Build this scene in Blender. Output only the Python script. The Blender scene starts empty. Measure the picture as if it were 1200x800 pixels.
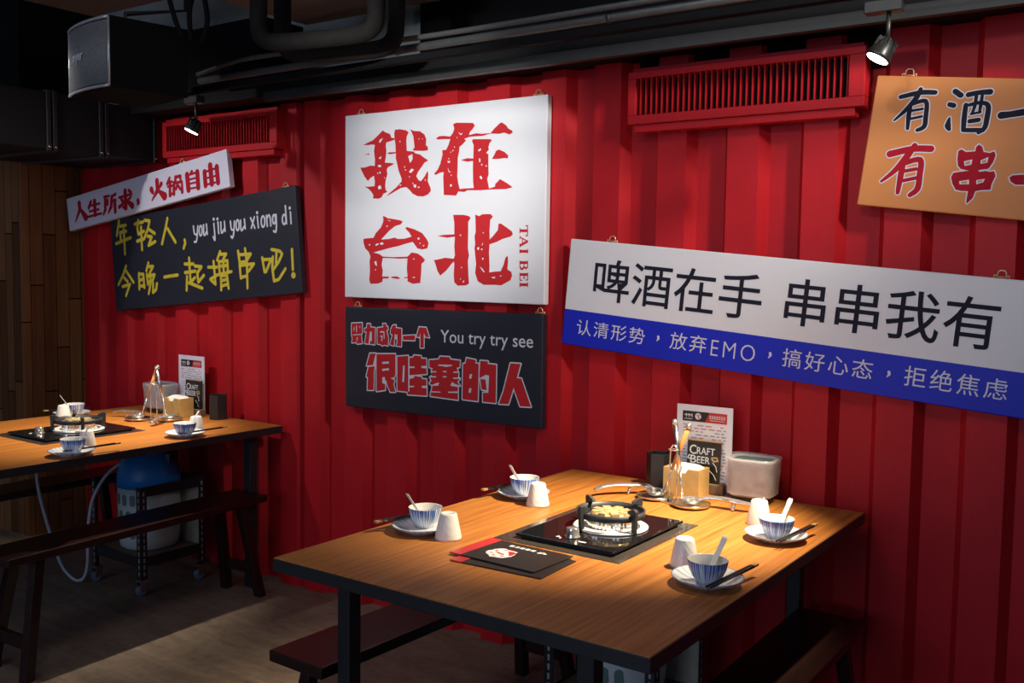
import bpy, bmesh, math, random
from mathutils import Vector, Matrix
from mathutils.geometry import delaunay_2d_cdt
random.seed(7)
C = bpy.context.scene.collection
SC = bpy.context.scene
PI = math.pi

# ------------------------------------------------------------------ camera
FPX, YAW, PITCH, ROLL = 1155.366, -0.614148, -0.0723351, 0.0142788
CAM = Vector((0.0, -3.08267, 1.47256))
_f = Vector((math.sin(YAW)*math.cos(PITCH), math.cos(YAW)*math.cos(PITCH), math.sin(PITCH)))
_r = Vector((math.cos(YAW), -math.sin(YAW), 0.0))
_u = _r.cross(_f)
_c, _s = math.cos(ROLL), math.sin(ROLL)
RIGHT = _c*_r + _s*_u
UP = -_s*_r + _c*_u
FWD = _f
cd = bpy.data.cameras.new('camera'); cam = bpy.data.objects.new('camera', cd); C.objects.link(cam)
cam.matrix_world = Matrix(((RIGHT.x, UP.x, -FWD.x, CAM.x), (RIGHT.y, UP.y, -FWD.y, CAM.y), (RIGHT.z, UP.z, -FWD.z, CAM.z), (0, 0, 0, 1)))
cd.sensor_width = 36.0; cd.lens = FPX/1200*36.0; cd.clip_start = 0.02
SC.camera = cam

def ray(u, v): return FWD + RIGHT*((u-600)/FPX) - UP*((v-400)/FPX)
def on_y(u, v, y): d = ray(u, v); return CAM + d*((y-CAM.y)/d.y)
def on_z(u, v, z): d = ray(u, v); return CAM + d*((z-CAM.z)/d.z)
def at_depth(u, v, t): return CAM + ray(u, v)*t

# ------------------------------------------------------------------ world, lights, exposure
SC.view_settings.view_transform = 'Standard'; SC.view_settings.look = 'None'
SC.view_settings.exposure = 0.0; SC.view_settings.gamma = 1.0
SC.view_settings.use_curve_mapping = False
SC.render.film_transparent = False
w = bpy.data.worlds.new('world'); SC.world = w; w.use_nodes = True
w.node_tree.nodes['Background'].inputs[0].default_value = (0.55, 0.68, 1.0, 1)
w.node_tree.nodes['Background'].inputs[1].default_value = 0.10

def spot(name, loc, target, power, angle, blend=0.5, col=(1, 1, 1), size=0.03):
    l = bpy.data.lights.new(name, 'SPOT'); l.energy = power; l.spot_size = math.radians(angle); l.spot_blend = blend
    l.color = col; l.shadow_soft_size = size
    o = bpy.data.objects.new(name, l); C.objects.link(o); o.location = loc
    o.rotation_euler = (Vector(target)-Vector(loc)).to_track_quat('-Z', 'Y').to_euler()
    return o
def area(name, loc, target, power, sx, sy, col):
    l = bpy.data.lights.new(name, 'AREA'); l.energy = power; l.shape = 'RECTANGLE'; l.size = sx; l.size_y = sy; l.color = col
    o = bpy.data.objects.new(name, l); C.objects.link(o); o.location = loc
    o.rotation_euler = (Vector(target)-Vector(loc)).to_track_quat('-Z', 'Y').to_euler()
    return o
# ceiling wash lights out in the room, aimed at signs and wall; the last is added
spot('wash_light', (-1.95, -2.05, 2.22), (-2.48, 0, 1.88), 148, 38, 1.0, (1.0, 0.97, 0.93), 0.035)
spot('wash_light', (-0.57, -2.05, 2.42), (-0.95, 0, 1.75), 26, 58, 1.0, (1.0, 0.94, 0.87), 0.035)
spot('wash_light', (0.75, -1.15, 2.75), (-1.50, 0, 1.88), 235, 38, 1.0, (1.0, 0.95, 0.88), 0.12)
spot('wash_light', (-4.15, -1.60, 2.42), (-3.80, 0, 1.35), 62, 72, 1.0, (1.0, 0.95, 0.94), 0.035)  # added to brighten the dim left wall, no known lamp
# cool daylight from the open shop front behind the camera
area('daylight', (-1.6, -7.0, 2.0), (-1.8, 0, 0.9), 74, 4.0, 2.2, (0.58, 0.72, 1.0))
# unseen overhead fill added above the aisle to lift the table fronts
area('aisle_fill', (-1.7, -2.3, 3.1), (-1.9, -1.2, 0.5), 9.5, 0.9, 0.9, (1.0, 0.95, 0.92))
LAMP_POWER = 80

# ------------------------------------------------------------------ materials
def nodes(name):
    m = bpy.data.materials.new(name); m.use_nodes = True
    nt = m.node_tree; return m, nt, nt.nodes['Principled BSDF']
def setp(b, col=None, rough=None, metal=None, spec=None):
    if col is not None: b.inputs['Base Color'].default_value = (*col, 1)
    if rough is not None: b.inputs['Roughness'].default_value = rough
    if metal is not None: b.inputs['Metallic'].default_value = metal
    if spec is not None: b.inputs['Specular IOR Level'].default_value = spec
def coord(nt, scale=(1, 1, 1), kind='Object'):
    tc = nt.nodes.new('ShaderNodeTexCoord'); mp = nt.nodes.new('ShaderNodeMapping')
    mp.inputs['Scale'].default_value = scale
    nt.links.new(tc.outputs[kind], mp.inputs['Vector']); return mp.outputs['Vector']
def noise(nt, vec, scale, detail=4, rough=0.55):
    n = nt.nodes.new('ShaderNodeTexNoise'); n.inputs['Scale'].default_value = scale
    n.inputs['Detail'].default_value = detail; n.inputs['Roughness'].default_value = rough
    nt.links.new(vec, n.inputs['Vector']); return n.outputs['Fac']
def ramp(nt, fac, stops):
    r = nt.nodes.new('ShaderNodeValToRGB'); e = r.color_ramp.elements
    while len(e) < len(stops): e.new(0.5)
    for k, (p, c) in enumerate(stops): e[k].position = p; e[k].color = (*c, 1)
    nt.links.new(fac, r.inputs['Fac']); return r.outputs['Color']
def bump(nt, b, fac, strength=0.2, dist=0.002):
    n = nt.nodes.new('ShaderNodeBump'); n.inputs['Strength'].default_value = strength; n.inputs['Distance'].default_value = dist
    nt.links.new(fac, n.inputs['Height']); nt.links.new(n.outputs['Normal'], b.inputs['Normal'])
def math_n(nt, op, a, b=None):
    n = nt.nodes.new('ShaderNodeMath'); n.operation = op
    for k, x in enumerate((a, b)):
        if x is None: continue
        if isinstance(x, (int, float)): n.inputs[k].default_value = x
        else: nt.links.new(x, n.inputs[k])
    return n.outputs[0]
def plain(name, col, rough=0.5, metal=0.0, var=0.12, scale=30, spec=None, bmp=0.0):
    m, nt, b = nodes(name); setp(b, col, rough, metal, spec)
    f = noise(nt, coord(nt), scale)
    lo = tuple(max(0, c*(1-var)) for c in col); hi = tuple(min(1, c*(1+var)) for c in col)
    nt.links.new(ramp(nt, f, [(0.3, lo), (0.7, hi)]), b.inputs['Base Color'])
    if bmp: bump(nt, b, f, bmp)
    return m

def red_wall_mat():
    m, nt, b = nodes('red_container_paint'); setp(b, None, 0.52, 0, 0.22)
    v = coord(nt); f = noise(nt, v, 3.0, 5); g = noise(nt, coord(nt, (40, 40, 1.2)), 4, 3)
    nt.links.new(ramp(nt, math_n(nt, 'ADD', math_n(nt, 'MULTIPLY', f, 0.7), math_n(nt, 'MULTIPLY', g, 0.3)),
                      [(0.35, (0.40, 0.008, 0.013)), (0.65, (0.50, 0.012, 0.018))]), b.inputs['Base Color'])
    bump(nt, b, noise(nt, v, 60, 2), 0.08, 0.001)
    return m
def table_wood():
    m, nt, b = nodes('table_laminate'); setp(b, None, 0.45, 0, 0.22)
    f = noise(nt, coord(nt, (34, 1.1, 6)), 2.2, 6, 0.6); g = noise(nt, coord(nt, (5, 0.5, 2)), 2.0, 3)
    mix = math_n(nt, 'ADD', math_n(nt, 'MULTIPLY', f, 0.75), math_n(nt, 'MULTIPLY', g, 0.25))
    nt.links.new(ramp(nt, mix, [(0.33, (0.27, 0.088, 0.017)), (0.5, (0.41, 0.152, 0.032)), (0.68, (0.52, 0.21, 0.05))]), b.inputs['Base Color'])
    bump(nt, b, f, 0.05, 0.001)
    return m
def bench_wood():
    m, nt, b = nodes('dark_bench_wood'); setp(b, None, 0.3, 0, 0.4)
    f = noise(nt, coord(nt, (26, 1.2, 10)), 2.5, 5)
    nt.links.new(ramp(nt, f, [(0.3, (0.013, 0.005, 0.0045)), (0.7, (0.027, 0.009, 0.008))]), b.inputs['Base Color'])
    return m
def plank_mat():
    m, nt, b = nodes('wall_planks'); setp(b, None, 0.8, 0, 0.1)
    tc = nt.nodes.new('ShaderNodeTexCoord'); sp = nt.nodes.new('ShaderNodeSeparateXYZ'); nt.links.new(tc.outputs['Object'], sp.inputs[0])
    s = math_n(nt, 'ADD', sp.outputs[0], sp.outputs[1])
    k = math_n(nt, 'DIVIDE', s, 0.072)
    idx = math_n(nt, 'FLOOR', k); fr = math_n(nt, 'FRACT', k)
    wn = nt.nodes.new('ShaderNodeTexWhiteNoise'); wn.noise_dimensions = '1D'; nt.links.new(idx, wn.inputs['W'])
    # butt joints along the height
    zz = math_n(nt, 'ADD', sp.outputs[2], math_n(nt, 'MULTIPLY', wn.outputs['Value'], 1.3))
    zk = math_n(nt, 'DIVIDE', zz, 0.85); zi = math_n(nt, 'FLOOR', zk); zf = math_n(nt, 'FRACT', zk)
    w2 = nt.nodes.new('ShaderNodeTexWhiteNoise'); w2.noise_dimensions = '2D'
    cb = nt.nodes.new('ShaderNodeCombineXYZ'); nt.links.new(idx, cb.inputs[0]); nt.links.new(zi, cb.inputs[1]); nt.links.new(cb.outputs[0], w2.inputs['Vector'])
    g = noise(nt, coord(nt, (18, 18, 1.4)), 2.4, 6, 0.65)
    mix = math_n(nt, 'ADD', math_n(nt, 'MULTIPLY', w2.outputs['Value'], 0.55), math_n(nt, 'MULTIPLY', g, 0.5))
    col = ramp(nt, mix, [(0.2, (0.095, 0.038, 0.014)), (0.5, (0.18, 0.076, 0.029)), (0.85, (0.28, 0.125, 0.052))])
    e1 = math_n(nt, 'LESS_THAN', fr, 0.05); e2 = math_n(nt, 'LESS_THAN', zf, 0.008)
    gap = math_n(nt, 'MAXIMUM', e1, e2)
    mx = nt.nodes.new('ShaderNodeMixRGB'); nt.links.new(gap, mx.inputs[0]); nt.links.new(col, mx.inputs[1]); mx.inputs[2].default_value = (0.012, 0.007, 0.005, 1)
    nt.links.new(mx.outputs[0], b.inputs['Base Color']); bump(nt, b, g, 0.2, 0.002)
    return m
def floor_mat():
    m, nt, b = nodes('floor_vinyl'); setp(b, None, 0.5, 0, 0.3)
    f = noise(nt, coord(nt, (1.4, 7, 1)), 2.2, 8, 0.7); g = noise(nt, coord(nt), 26, 5)
    mix = math_n(nt, 'ADD', math_n(nt, 'MULTIPLY', f, 0.7), math_n(nt, 'MULTIPLY', g, 0.3))
    nt.links.new(ramp(nt, mix, [(0.3, (0.105, 0.078, 0.06)), (0.5, (0.20, 0.152, 0.115)), (0.72, (0.30, 0.235, 0.18))]), b.inputs['Base Color'])
    bump(nt, b, mix, 0.06, 0.002)
    return m
def ceramic(name, kind):
    m, nt, b = nodes(name); setp(b, (0.72, 0.73, 0.74), 0.16, 0, 0.5)
    tc = nt.nodes.new('ShaderNodeTexCoord'); sp = nt.nodes.new('ShaderNodeSeparateXYZ'); nt.links.new(tc.outputs['Object'], sp.inputs[0])
    ang = math_n(nt, 'ARCTAN2', sp.outputs[1], sp.outputs[0])
    cb = nt.nodes.new('ShaderNodeCombineXYZ')
    nt.links.new(math_n(nt, 'MULTIPLY', math_n(nt, 'SINE', ang), 1.0), cb.inputs[0]); nt.links.new(math_n(nt, 'COSINE', ang), cb.inputs[1])
    wn = noise(nt, cb.outputs[0], 15.0 if kind == 'bowl' else 6.0, 2)
    if kind == 'bowl':   # brushed blue drips hanging from the rim
        h = math_n(nt, 'DIVIDE', math_n(nt, 'SUBTRACT', sp.outputs[2], 0.010), 0.042)
        val = math_n(nt, 'ADD', math_n(nt, 'SUBTRACT', math_n(nt, 'MULTIPLY', wn, 2.6), 1.05), math_n(nt, 'MULTIPLY', h, 0.42))
        nt.links.new(ramp(nt, val, [(0.36, (0.70, 0.73, 0.78)), (0.60, (0.07, 0.15, 0.44))]), b.inputs['Base Color'])
    else:                # grey-blue strokes radiating over the plate
        r = math_n(nt, 'SQRT', math_n(nt, 'ADD', math_n(nt, 'MULTIPLY', sp.outputs[0], sp.outputs[0]), math_n(nt, 'MULTIPLY', sp.outputs[1], sp.outputs[1])))
        rim = math_n(nt, 'MULTIPLY', math_n(nt, 'GREATER_THAN', r, 0.04), 0.28)
        val = math_n(nt, 'ADD', math_n(nt, 'SUBTRACT', math_n(nt, 'MULTIPLY', wn, 2.4), 1.0), rim)
        edge = math_n(nt, 'MULTIPLY', math_n(nt, 'GREATER_THAN', r, 0.0815), 0.5)
        val = math_n(nt, 'ADD', val, edge)
        nt.links.new(ramp(nt, val, [(0.46, (0.68, 0.70, 0.74)), (0.85, (0.26, 0.32, 0.50))]), b.inputs['Base Color'])
    return m
def cup_mat():
    m, nt, b = nodes('cup_ceramic'); setp(b, (0.76, 0.75, 0.73), 0.2, 0, 0.5)
    tc = nt.nodes.new('ShaderNodeTexCoord'); wv = nt.nodes.new('ShaderNodeTexWave'); wv.inputs['Scale'].default_value = 38; wv.inputs['Distortion'].default_value = 1.5
    mp = nt.nodes.new('ShaderNodeMapping'); mp.inputs['Rotation'].default_value = (0, 0.7, 0.5); nt.links.new(tc.outputs['Object'], mp.inputs[0]); nt.links.new(mp.outputs[0], wv.inputs['Vector'])
    bump(nt, b, wv.outputs['Fac'], 0.18, 0.001)
    return m
def film_mat(name, col, a0, a1, rough, bstr):
    m, nt, b = nodes(name); setp(b, col, rough, 0, 0.5)
    v = coord(nt); f = noise(nt, v, 24, 4, 0.6)
    if bstr: bump(nt, b, f, bstr, 0.004)
    nt.links.new(math_n(nt, 'ADD', math_n(nt, 'MULTIPLY', f, a1-a0), a0), b.inputs['Alpha'])
    return m
def glow(name, col, st):
    m, nt, b = nodes(name); setp(b, (0.9, 0.9, 0.9), 0.4)
    b.inputs['Emission Color'].default_value = (*col, 1); b.inputs['Emission Strength'].default_value = st
    return m
def grille_mat():
    m, nt, b = nodes('speaker_grille'); setp(b, None, 0.5, 0.1)
    wv = nt.nodes.new('ShaderNodeTexVoronoi'); wv.inputs['Scale'].default_value = 260
    nt.links.new(coord(nt), wv.inputs['Vector'])
    nt.links.new(ramp(nt, wv.outputs['Distance'], [(0.2, (0.10, 0.10, 0.095)), (0.6, (0.26, 0.26, 0.25))]), b.inputs['Base Color'])
    return m

M = dict(
    red=red_wall_mat(), wood=table_wood(), bench=bench_wood(), plank=plank_mat(), floor=floor_mat(),
    black=plain('black_paint', (0.009, 0.009, 0.010), 0.65, spec=0.15), blackm=plain('black_steel', (0.016, 0.017, 0.019), 0.38, 0.0),
    dull=plain('dull_black', (0.006, 0.006, 0.007), 0.85, spec=0.08), dgrey=plain('dark_grey_metal', (0.028, 0.03, 0.03), 0.5, 0.2),
    duct=plain('black_duct', (0.010, 0.010, 0.011), 0.55, spec=0.2), conduit=plain('grey_conduit', (0.085, 0.09, 0.09), 0.45, 0.2),
    concrete=plain('grey_concrete', (0.30, 0.32, 0.31), 0.85, 0, 0.15, 8), foam=plain('pipe_foam', (0.012, 0.011, 0.0105), 0.85, 0, 0.2, 40, 0.1),
    acunit=plain('unit_grey', (0.10, 0.085, 0.07), 0.7), white=plain('sign_white', (0.76, 0.77, 0.80), 0.5, 0, 0.02, 3, 0.3),
    lilac=plain('sign_pale', (0.70, 0.69, 0.80), 0.5, 0, 0.02, 3, 0.3), navy=plain('sign_black', (0.020, 0.021, 0.032), 0.45, 0, 0.1, 6, 0.35),
    orange=plain('sign_orange', (0.64, 0.24, 0.07), 0.5, 0, 0.05, 4, 0.3), blue=plain('sign_blue', (0.012, 0.022, 0.52), 0.45, 0, 0.05, 4, 0.3),
    ink=plain('ink_black', (0.017, 0.017, 0.032), 0.7, spec=0.12), redink=plain('ink_red', (0.52, 0.025, 0.03), 0.7, 0, 0.08, 5, 0.1),
    crimson=plain('ink_crimson', (0.40, 0.011, 0.026), 0.7, spec=0.12), yellow=plain('ink_yellow', (0.62, 0.50, 0.03), 0.55),
    inkwhite=plain('ink_white', (0.66, 0.67, 0.74), 0.5, 0, 0.02), chrome=plain('chrome', (0.72, 0.70, 0.68), 0.14, 0.85, 0.04),
    steel=plain('brushed_steel', (0.60, 0.58, 0.55), 0.25, 1.0, 0.08), brass=plain('brass', (0.78, 0.62, 0.34), 0.3, 0.55, 0.1),
    copper=plain('warm_wood_handle', (0.52, 0.24, 0.07), 0.35), iron=plain('cast_iron', (0.030, 0.034, 0.042), 0.5, 0.2, 0.2, 60),
    bowl=ceramic('bowl_glaze', 'bowl'), plate=ceramic('plate_glaze', 'plate'), china=plain('white_china', (0.74, 0.74, 0.73), 0.15, 0, 0.02),
    cup=cup_mat(), chop=plain('chopstick_black', (0.018, 0.012, 0.010), 0.35), gold=plain('chopstick_gold', (0.55, 0.34, 0.13), 0.35, 0.3),
    glass=plain('black_glass', (0.008, 0.008, 0.009), 0.05, 0, 0.02, 4, 0.6), mat=plain('smoky_sheet', (0.05, 0.042, 0.038), 0.12, 0, 0.05, 4, 0.6),
    enamel=plain('white_enamel', (0.75, 0.75, 0.75), 0.2), bamboo=plain('bamboo', (0.52, 0.33, 0.12), 0.45, 0, 0.15, 20), paper=plain('napkin_paper', (0.82, 0.80, 0.80), 0.85, 0, 0.03),
    film=film_mat('clear_film', (0.75, 0.75, 0.80), 0.02, 0.34, 0.12, 0.5), tub=film_mat('frosted_tub', (0.34, 0.33, 0.37), 0.80, 0.95, 0.4, 0.0), teal=plain('teal_lid', (0.07, 0.15, 0.17), 0.3), card=plain('card_paper', (0.72, 0.74, 0.84), 0.35, 0, 0.02, 4),
    cardblack=plain('card_black', (0.02, 0.017, 0.014), 0.35), signred=plain('print_red', (0.48, 0.03, 0.03), 0.4), tblack=plain('black_plastic', (0.016, 0.015, 0.015), 0.4),
    tankblue=plain('tank_blue', (0.012, 0.19, 0.55), 0.4, 0, 0.06), tankwhite=plain('tank_white', (0.50, 0.53, 0.52), 0.4, 0, 0.05), tankgreen=plain('tank_green', (0.10, 0.17, 0.15), 0.5),
    mdf=plain('cart_board', (0.20, 0.13, 0.08), 0.7), beige=plain('beige_board', (0.42, 0.38, 0.30), 0.7), hose=plain('grey_hose', (0.34, 0.36, 0.42), 0.35), wheel=plain('caster_blue', (0.10, 0.14, 0.19), 0.4),
    lens=glow('lamp_lens', (1.0, 0.95, 0.86), 14.0), lampbody=plain('lamp_black', (0.03, 0.03, 0.028), 0.35, 0.4), grille=grille_mat(), silver=plain('silver_trim', (0.55, 0.57, 0.57), 0.35, 0.5),
    hole=plain('hole_dark', (0.30, 0.30, 0.30), 0.6), redflame=plain('orange_mark', (0.75, 0.09, 0.02), 0.4), printred=plain('menu_text_red', (0.45, 0.12, 0.16), 0.5), printink=plain('menu_text_blue', (0.18, 0.19, 0.27), 0.5),
)

# ------------------------------------------------------------------ mesh helpers
class MB:
    def __init__(s): s.v = []; s.f = []; s.mi = []; s.sm = []
    def add(s, vs, fs, mi=0, sm=False):
        o = len(s.v); s.v += [tuple(p) for p in vs]
        for f in fs: s.f.append(tuple(i+o for i in f)); s.mi.append(mi); s.sm.append(sm)
        return s
    def box(s, x0, x1, y0, y1, z0, z1, mi=0, mat=None):
        vs = [Vector((x, y, z)) for z in (z0, z1) for y in (y0, y1) for x in (x0, x1)]
        if mat is not None: vs = [mat @ p for p in vs]
        return s.add(vs, [(0, 2, 3, 1), (4, 5, 7, 6), (0, 1, 5, 4), (2, 6, 7, 3), (0, 4, 6, 2), (1, 3, 7, 5)], mi)
    def hexa(s, low, high, mi=0):       # two matching quads (bottom, top), counter-clockwise seen from above
        return s.add(list(low)+list(high), [(3, 2, 1, 0), (4, 5, 6, 7), (0, 1, 5, 4), (1, 2, 6, 5), (2, 3, 7, 6), (3, 0, 4, 7)], mi)
    def bar(s, a, b, w, h, mi=0):       # rectangular bar from a to b
        a, b = Vector(a), Vector(b); d = (b-a).normalized()
        ref = Vector((0, 0, 1)) if abs(d.z) < 0.8 else Vector((0, 1, 0))
        x = d.cross(ref).normalized(); y = x.cross(d).normalized()
        q = [(-w/2, -h/2), (w/2, -h/2), (w/2, h/2), (-w/2, h/2)]
        return s.hexa([a+x*p+y*r for p, r in q], [b+x*p+y*r for p, r in q], mi)
    def tube(s, pts, rad, n=10, mi=0, flat=1.0, cap=True):
        pts = [Vector(p) for p in pts]; m = len(pts)
        rs = rad if isinstance(rad, (list, tuple)) else [rad]*m
        t = [(pts[min(i+1, m-1)]-pts[max(i-1, 0)]).normalized() for i in range(m)]
        ref = Vector((0, 0, 1)) if abs(t[0].z) < 0.9 else Vector((1, 0, 0))
        x = t[0].cross(ref).normalized(); vs = []
        for i in range(m):
            x = (x - t[i]*x.dot(t[i])).normalized(); y = t[i].cross(x)
            for k in range(n):
                a = 2*PI*k/n; vs.append(pts[i]+(x*math.cos(a)+y*math.sin(a)*flat)*rs[i])
        fs = [(i*n+k, i*n+(k+1) % n, (i+1)*n+(k+1) % n, (i+1)*n+k) for i in range(m-1) for k in range(n)]
        if cap: fs += [tuple(range(n))[::-1], tuple(range((m-1)*n, m*n))]
        return s.add(vs, fs, mi, True)
    def lathe(s, prof, n=32, c=(0, 0, 0), mi=0, sm=True, mat=None, mis=None):
        vs = []; idx = []
        for r, z in prof:
            if r < 1e-6: idx.append([len(vs)]); vs.append(Vector((c[0], c[1], c[2]+z)))
            else:
                idx.append(list(range(len(vs), len(vs)+n)))
                vs += [Vector((c[0]+r*math.cos(2*PI*k/n), c[1]+r*math.sin(2*PI*k/n), c[2]+z)) for k in range(n)]
        if mat is not None: vs = [mat @ p for p in vs]
        for i in range(len(prof)-1):
            a, b = idx[i], idx[i+1]; fs = []
            for k in range(n):
                k2 = (k+1) % n
                if len(a) == 1 and len(b) == 1: continue
                if len(a) == 1: fs.append((a[0], b[k], b[k2]))
                elif len(b) == 1: fs.append((a[k], a[k2], b[0]))
                else: fs.append((a[k], a[k2], b[k2], b[k]))
            if i == 0: base = len(s.v); s.v += [tuple(p) for p in vs]
            for f in fs: s.f.append(tuple(q+base for q in f)); s.mi.append(mis[i] if mis else mi); s.sm.append(sm)
        return s
    def prism(s, poly, p0, du, dv, dn, mi=0):   # polygon (u, v) extruded by vector dn
        p0, du, dv, dn = Vector(p0), Vector(du), Vector(dv), Vector(dn)
        a = [p0+du*u+dv*v for u, v in poly]; b = [p+dn for p in a]; n = len(poly)
        return s.add(a+b, [tuple(range(n))[::-1], tuple(range(n, 2*n))]+[(k, (k+1) % n, n+(k+1) % n, n+k) for k in range(n)], mi)
    def build(s, name, mats, parent=None, bevel=0.0, seg=2, fix=True):
        me = bpy.data.meshes.new(name); me.from_pydata(s.v, [], s.f)
        for m in (mats if isinstance(mats, list) else [mats]): me.materials.append(m)
        me.polygons.foreach_set('material_index', s.mi); me.polygons.foreach_set('use_smooth', s.sm)
        if fix:
            bm = bmesh.new(); bm.from_mesh(me); bmesh.ops.recalc_face_normals(bm, faces=bm.faces); bm.to_mesh(me); bm.free()
        me.update()
        o = bpy.data.objects.new(name, me); C.objects.link(o)
        if parent is not None: o.parent = parent
        if bevel:
            md = o.modifiers.new('bevel', 'BEVEL'); md.width = bevel; md.segments = seg; md.limit_method = 'ANGLE'; md.angle_limit = math.radians(40)
        return o
def tag(o, label=None, cat=None, group=None, kind=None):
    if label: o['label'] = label
    if cat: o['category'] = cat
    if group: o['group'] = group
    if kind: o['kind'] = kind
    return o
def thing(name, label, cat, loc=(0, 0, 0), rz=0.0, group=None):
    o = bpy.data.objects.new(name, None); C.objects.link(o); o.location = loc; o.rotation_euler = (0, 0, rz); o.empty_display_size = 0.05
    return tag(o, label, cat, group)
def dup(root, loc, rz=None, label=None, group=None):
    def cp(o, par):
        c = o.copy(); C.objects.link(c)
        if par is not None: c.parent = par
        for k in list(o.children): cp(k, c)
        return c
    r = cp(root, None); r.location = loc
    if rz is not None: r.rotation_euler = (0, 0, rz)
    if label: r['label'] = label
    if group: r['group'] = group
    return r
def smooth_path(pts, n=6):
    P = [Vector(p) for p in pts]; out = []
    for i in range(len(P)-1):
        a, b, c, d = P[max(i-1, 0)], P[i], P[i+1], P[min(i+2, len(P)-1)]
        for k in range(n):
            t = k/n; out.append(0.5*((2*b)+(c-a)*t+(2*a-5*b+4*c-d)*t*t+(3*b-a-3*c+d)*t**3))
    out.append(P[-1]); return out

# ------------------------------------------------------------------ setting: floor, red container wall, wood wall, ceiling
tag(MB().box(-7.0, 2.2, -6.8, 0.5, -0.05, 0.0).build('floor', M['floor']), kind='structure')
def wall_profile():
    dep, run, rw = 0.044, 0.024, 0.107
    pts = [(-5.30, dep)]
    def ridge(x, wd=rw, l=run, r=run):
        pts.extend([(x-l, dep), (x, 0.0), (x+wd, 0.0), (x+wd+r, dep)])
    for k in range(6): ridge(-5.029+0.2588*k)
    ridge(-3.476)
    pts.extend([(-3.327, dep), (-3.326, 0.10), (-3.319, 0.10)])       # seam between two containers
    pts.extend([(-3.318, 0.0), (-3.217, 0.0), (-3.193, dep)])
    for k in range(1, 6): ridge(-3.318+0.2525*k)
    pts.extend([(-1.838, dep), (-1.837, 0.10), (-1.829, 0.10)])
    pts.extend([(-1.828, 0.0), (-1.721, 0.0), (-1.697, dep)])
    for k in range(1, 10): ridge(-1.828+0.2545*k)
    pts.append((0.9, dep)); return pts
prof = wall_profile()
poly = prof+[(0.9, 0.13), (-5.30, 0.13)]
tag(MB().prism(poly, (0, 0, -0.0), (1, 0, 0), (0, 1, 0), (0, 0, 2.203)).build('wall_back', M['red']), kind='structure')
tag(MB().box(-6.4, -5.137, -0.30, 0.4, 0.0, 2.02).build('wall_left', M['plank']), kind='structure')
tag(MB().box(-6.4, -5.137, -0.30, 0.4, 2.021, 3.949).build('wall_upper_left', M['dull']), kind='structure')
tag(MB().box(-7.0, 2.2, -6.8, 0.5, 3.95, 4.05).build('ceiling', M['dull']), kind='structure')
tag(MB().box(-5.13, -2.75, 0.14, 0.24, 2.26, 3.95).build('wall_upper', M['concrete']), kind='structure')
tag(MB().box(-2.75, 0.9, 0.12, 0.24, 2.26, 3.95).build('wall_upper_right', M['dull']), kind='structure')  # dark void above the containers, painted as a black wall
tag(MB().box(-5.13, 0.9, -0.175, 0.24, 2.205, 2.26).build('trim_1', M['black']), kind='structure')
tag(MB().box(-3.35, 0.9, -0.205, -0.176, 2.178, 2.215).build('trim_2', M['dgrey']), kind='structure')
tag(MB().box(-1.66, -0.80, 0.020, 0.050, 2.10, 2.2045).build('trim_3', M['dull']), kind='structure')  # black strip standing in for the open valleys over the right vent
tag(MB().box(-4.30, -3.44, 0.020, 0.050, 2.10, 2.2045).build('trim_4', M['dull']), kind='structure')  # same black stand-in for the valleys over the left vent

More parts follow.
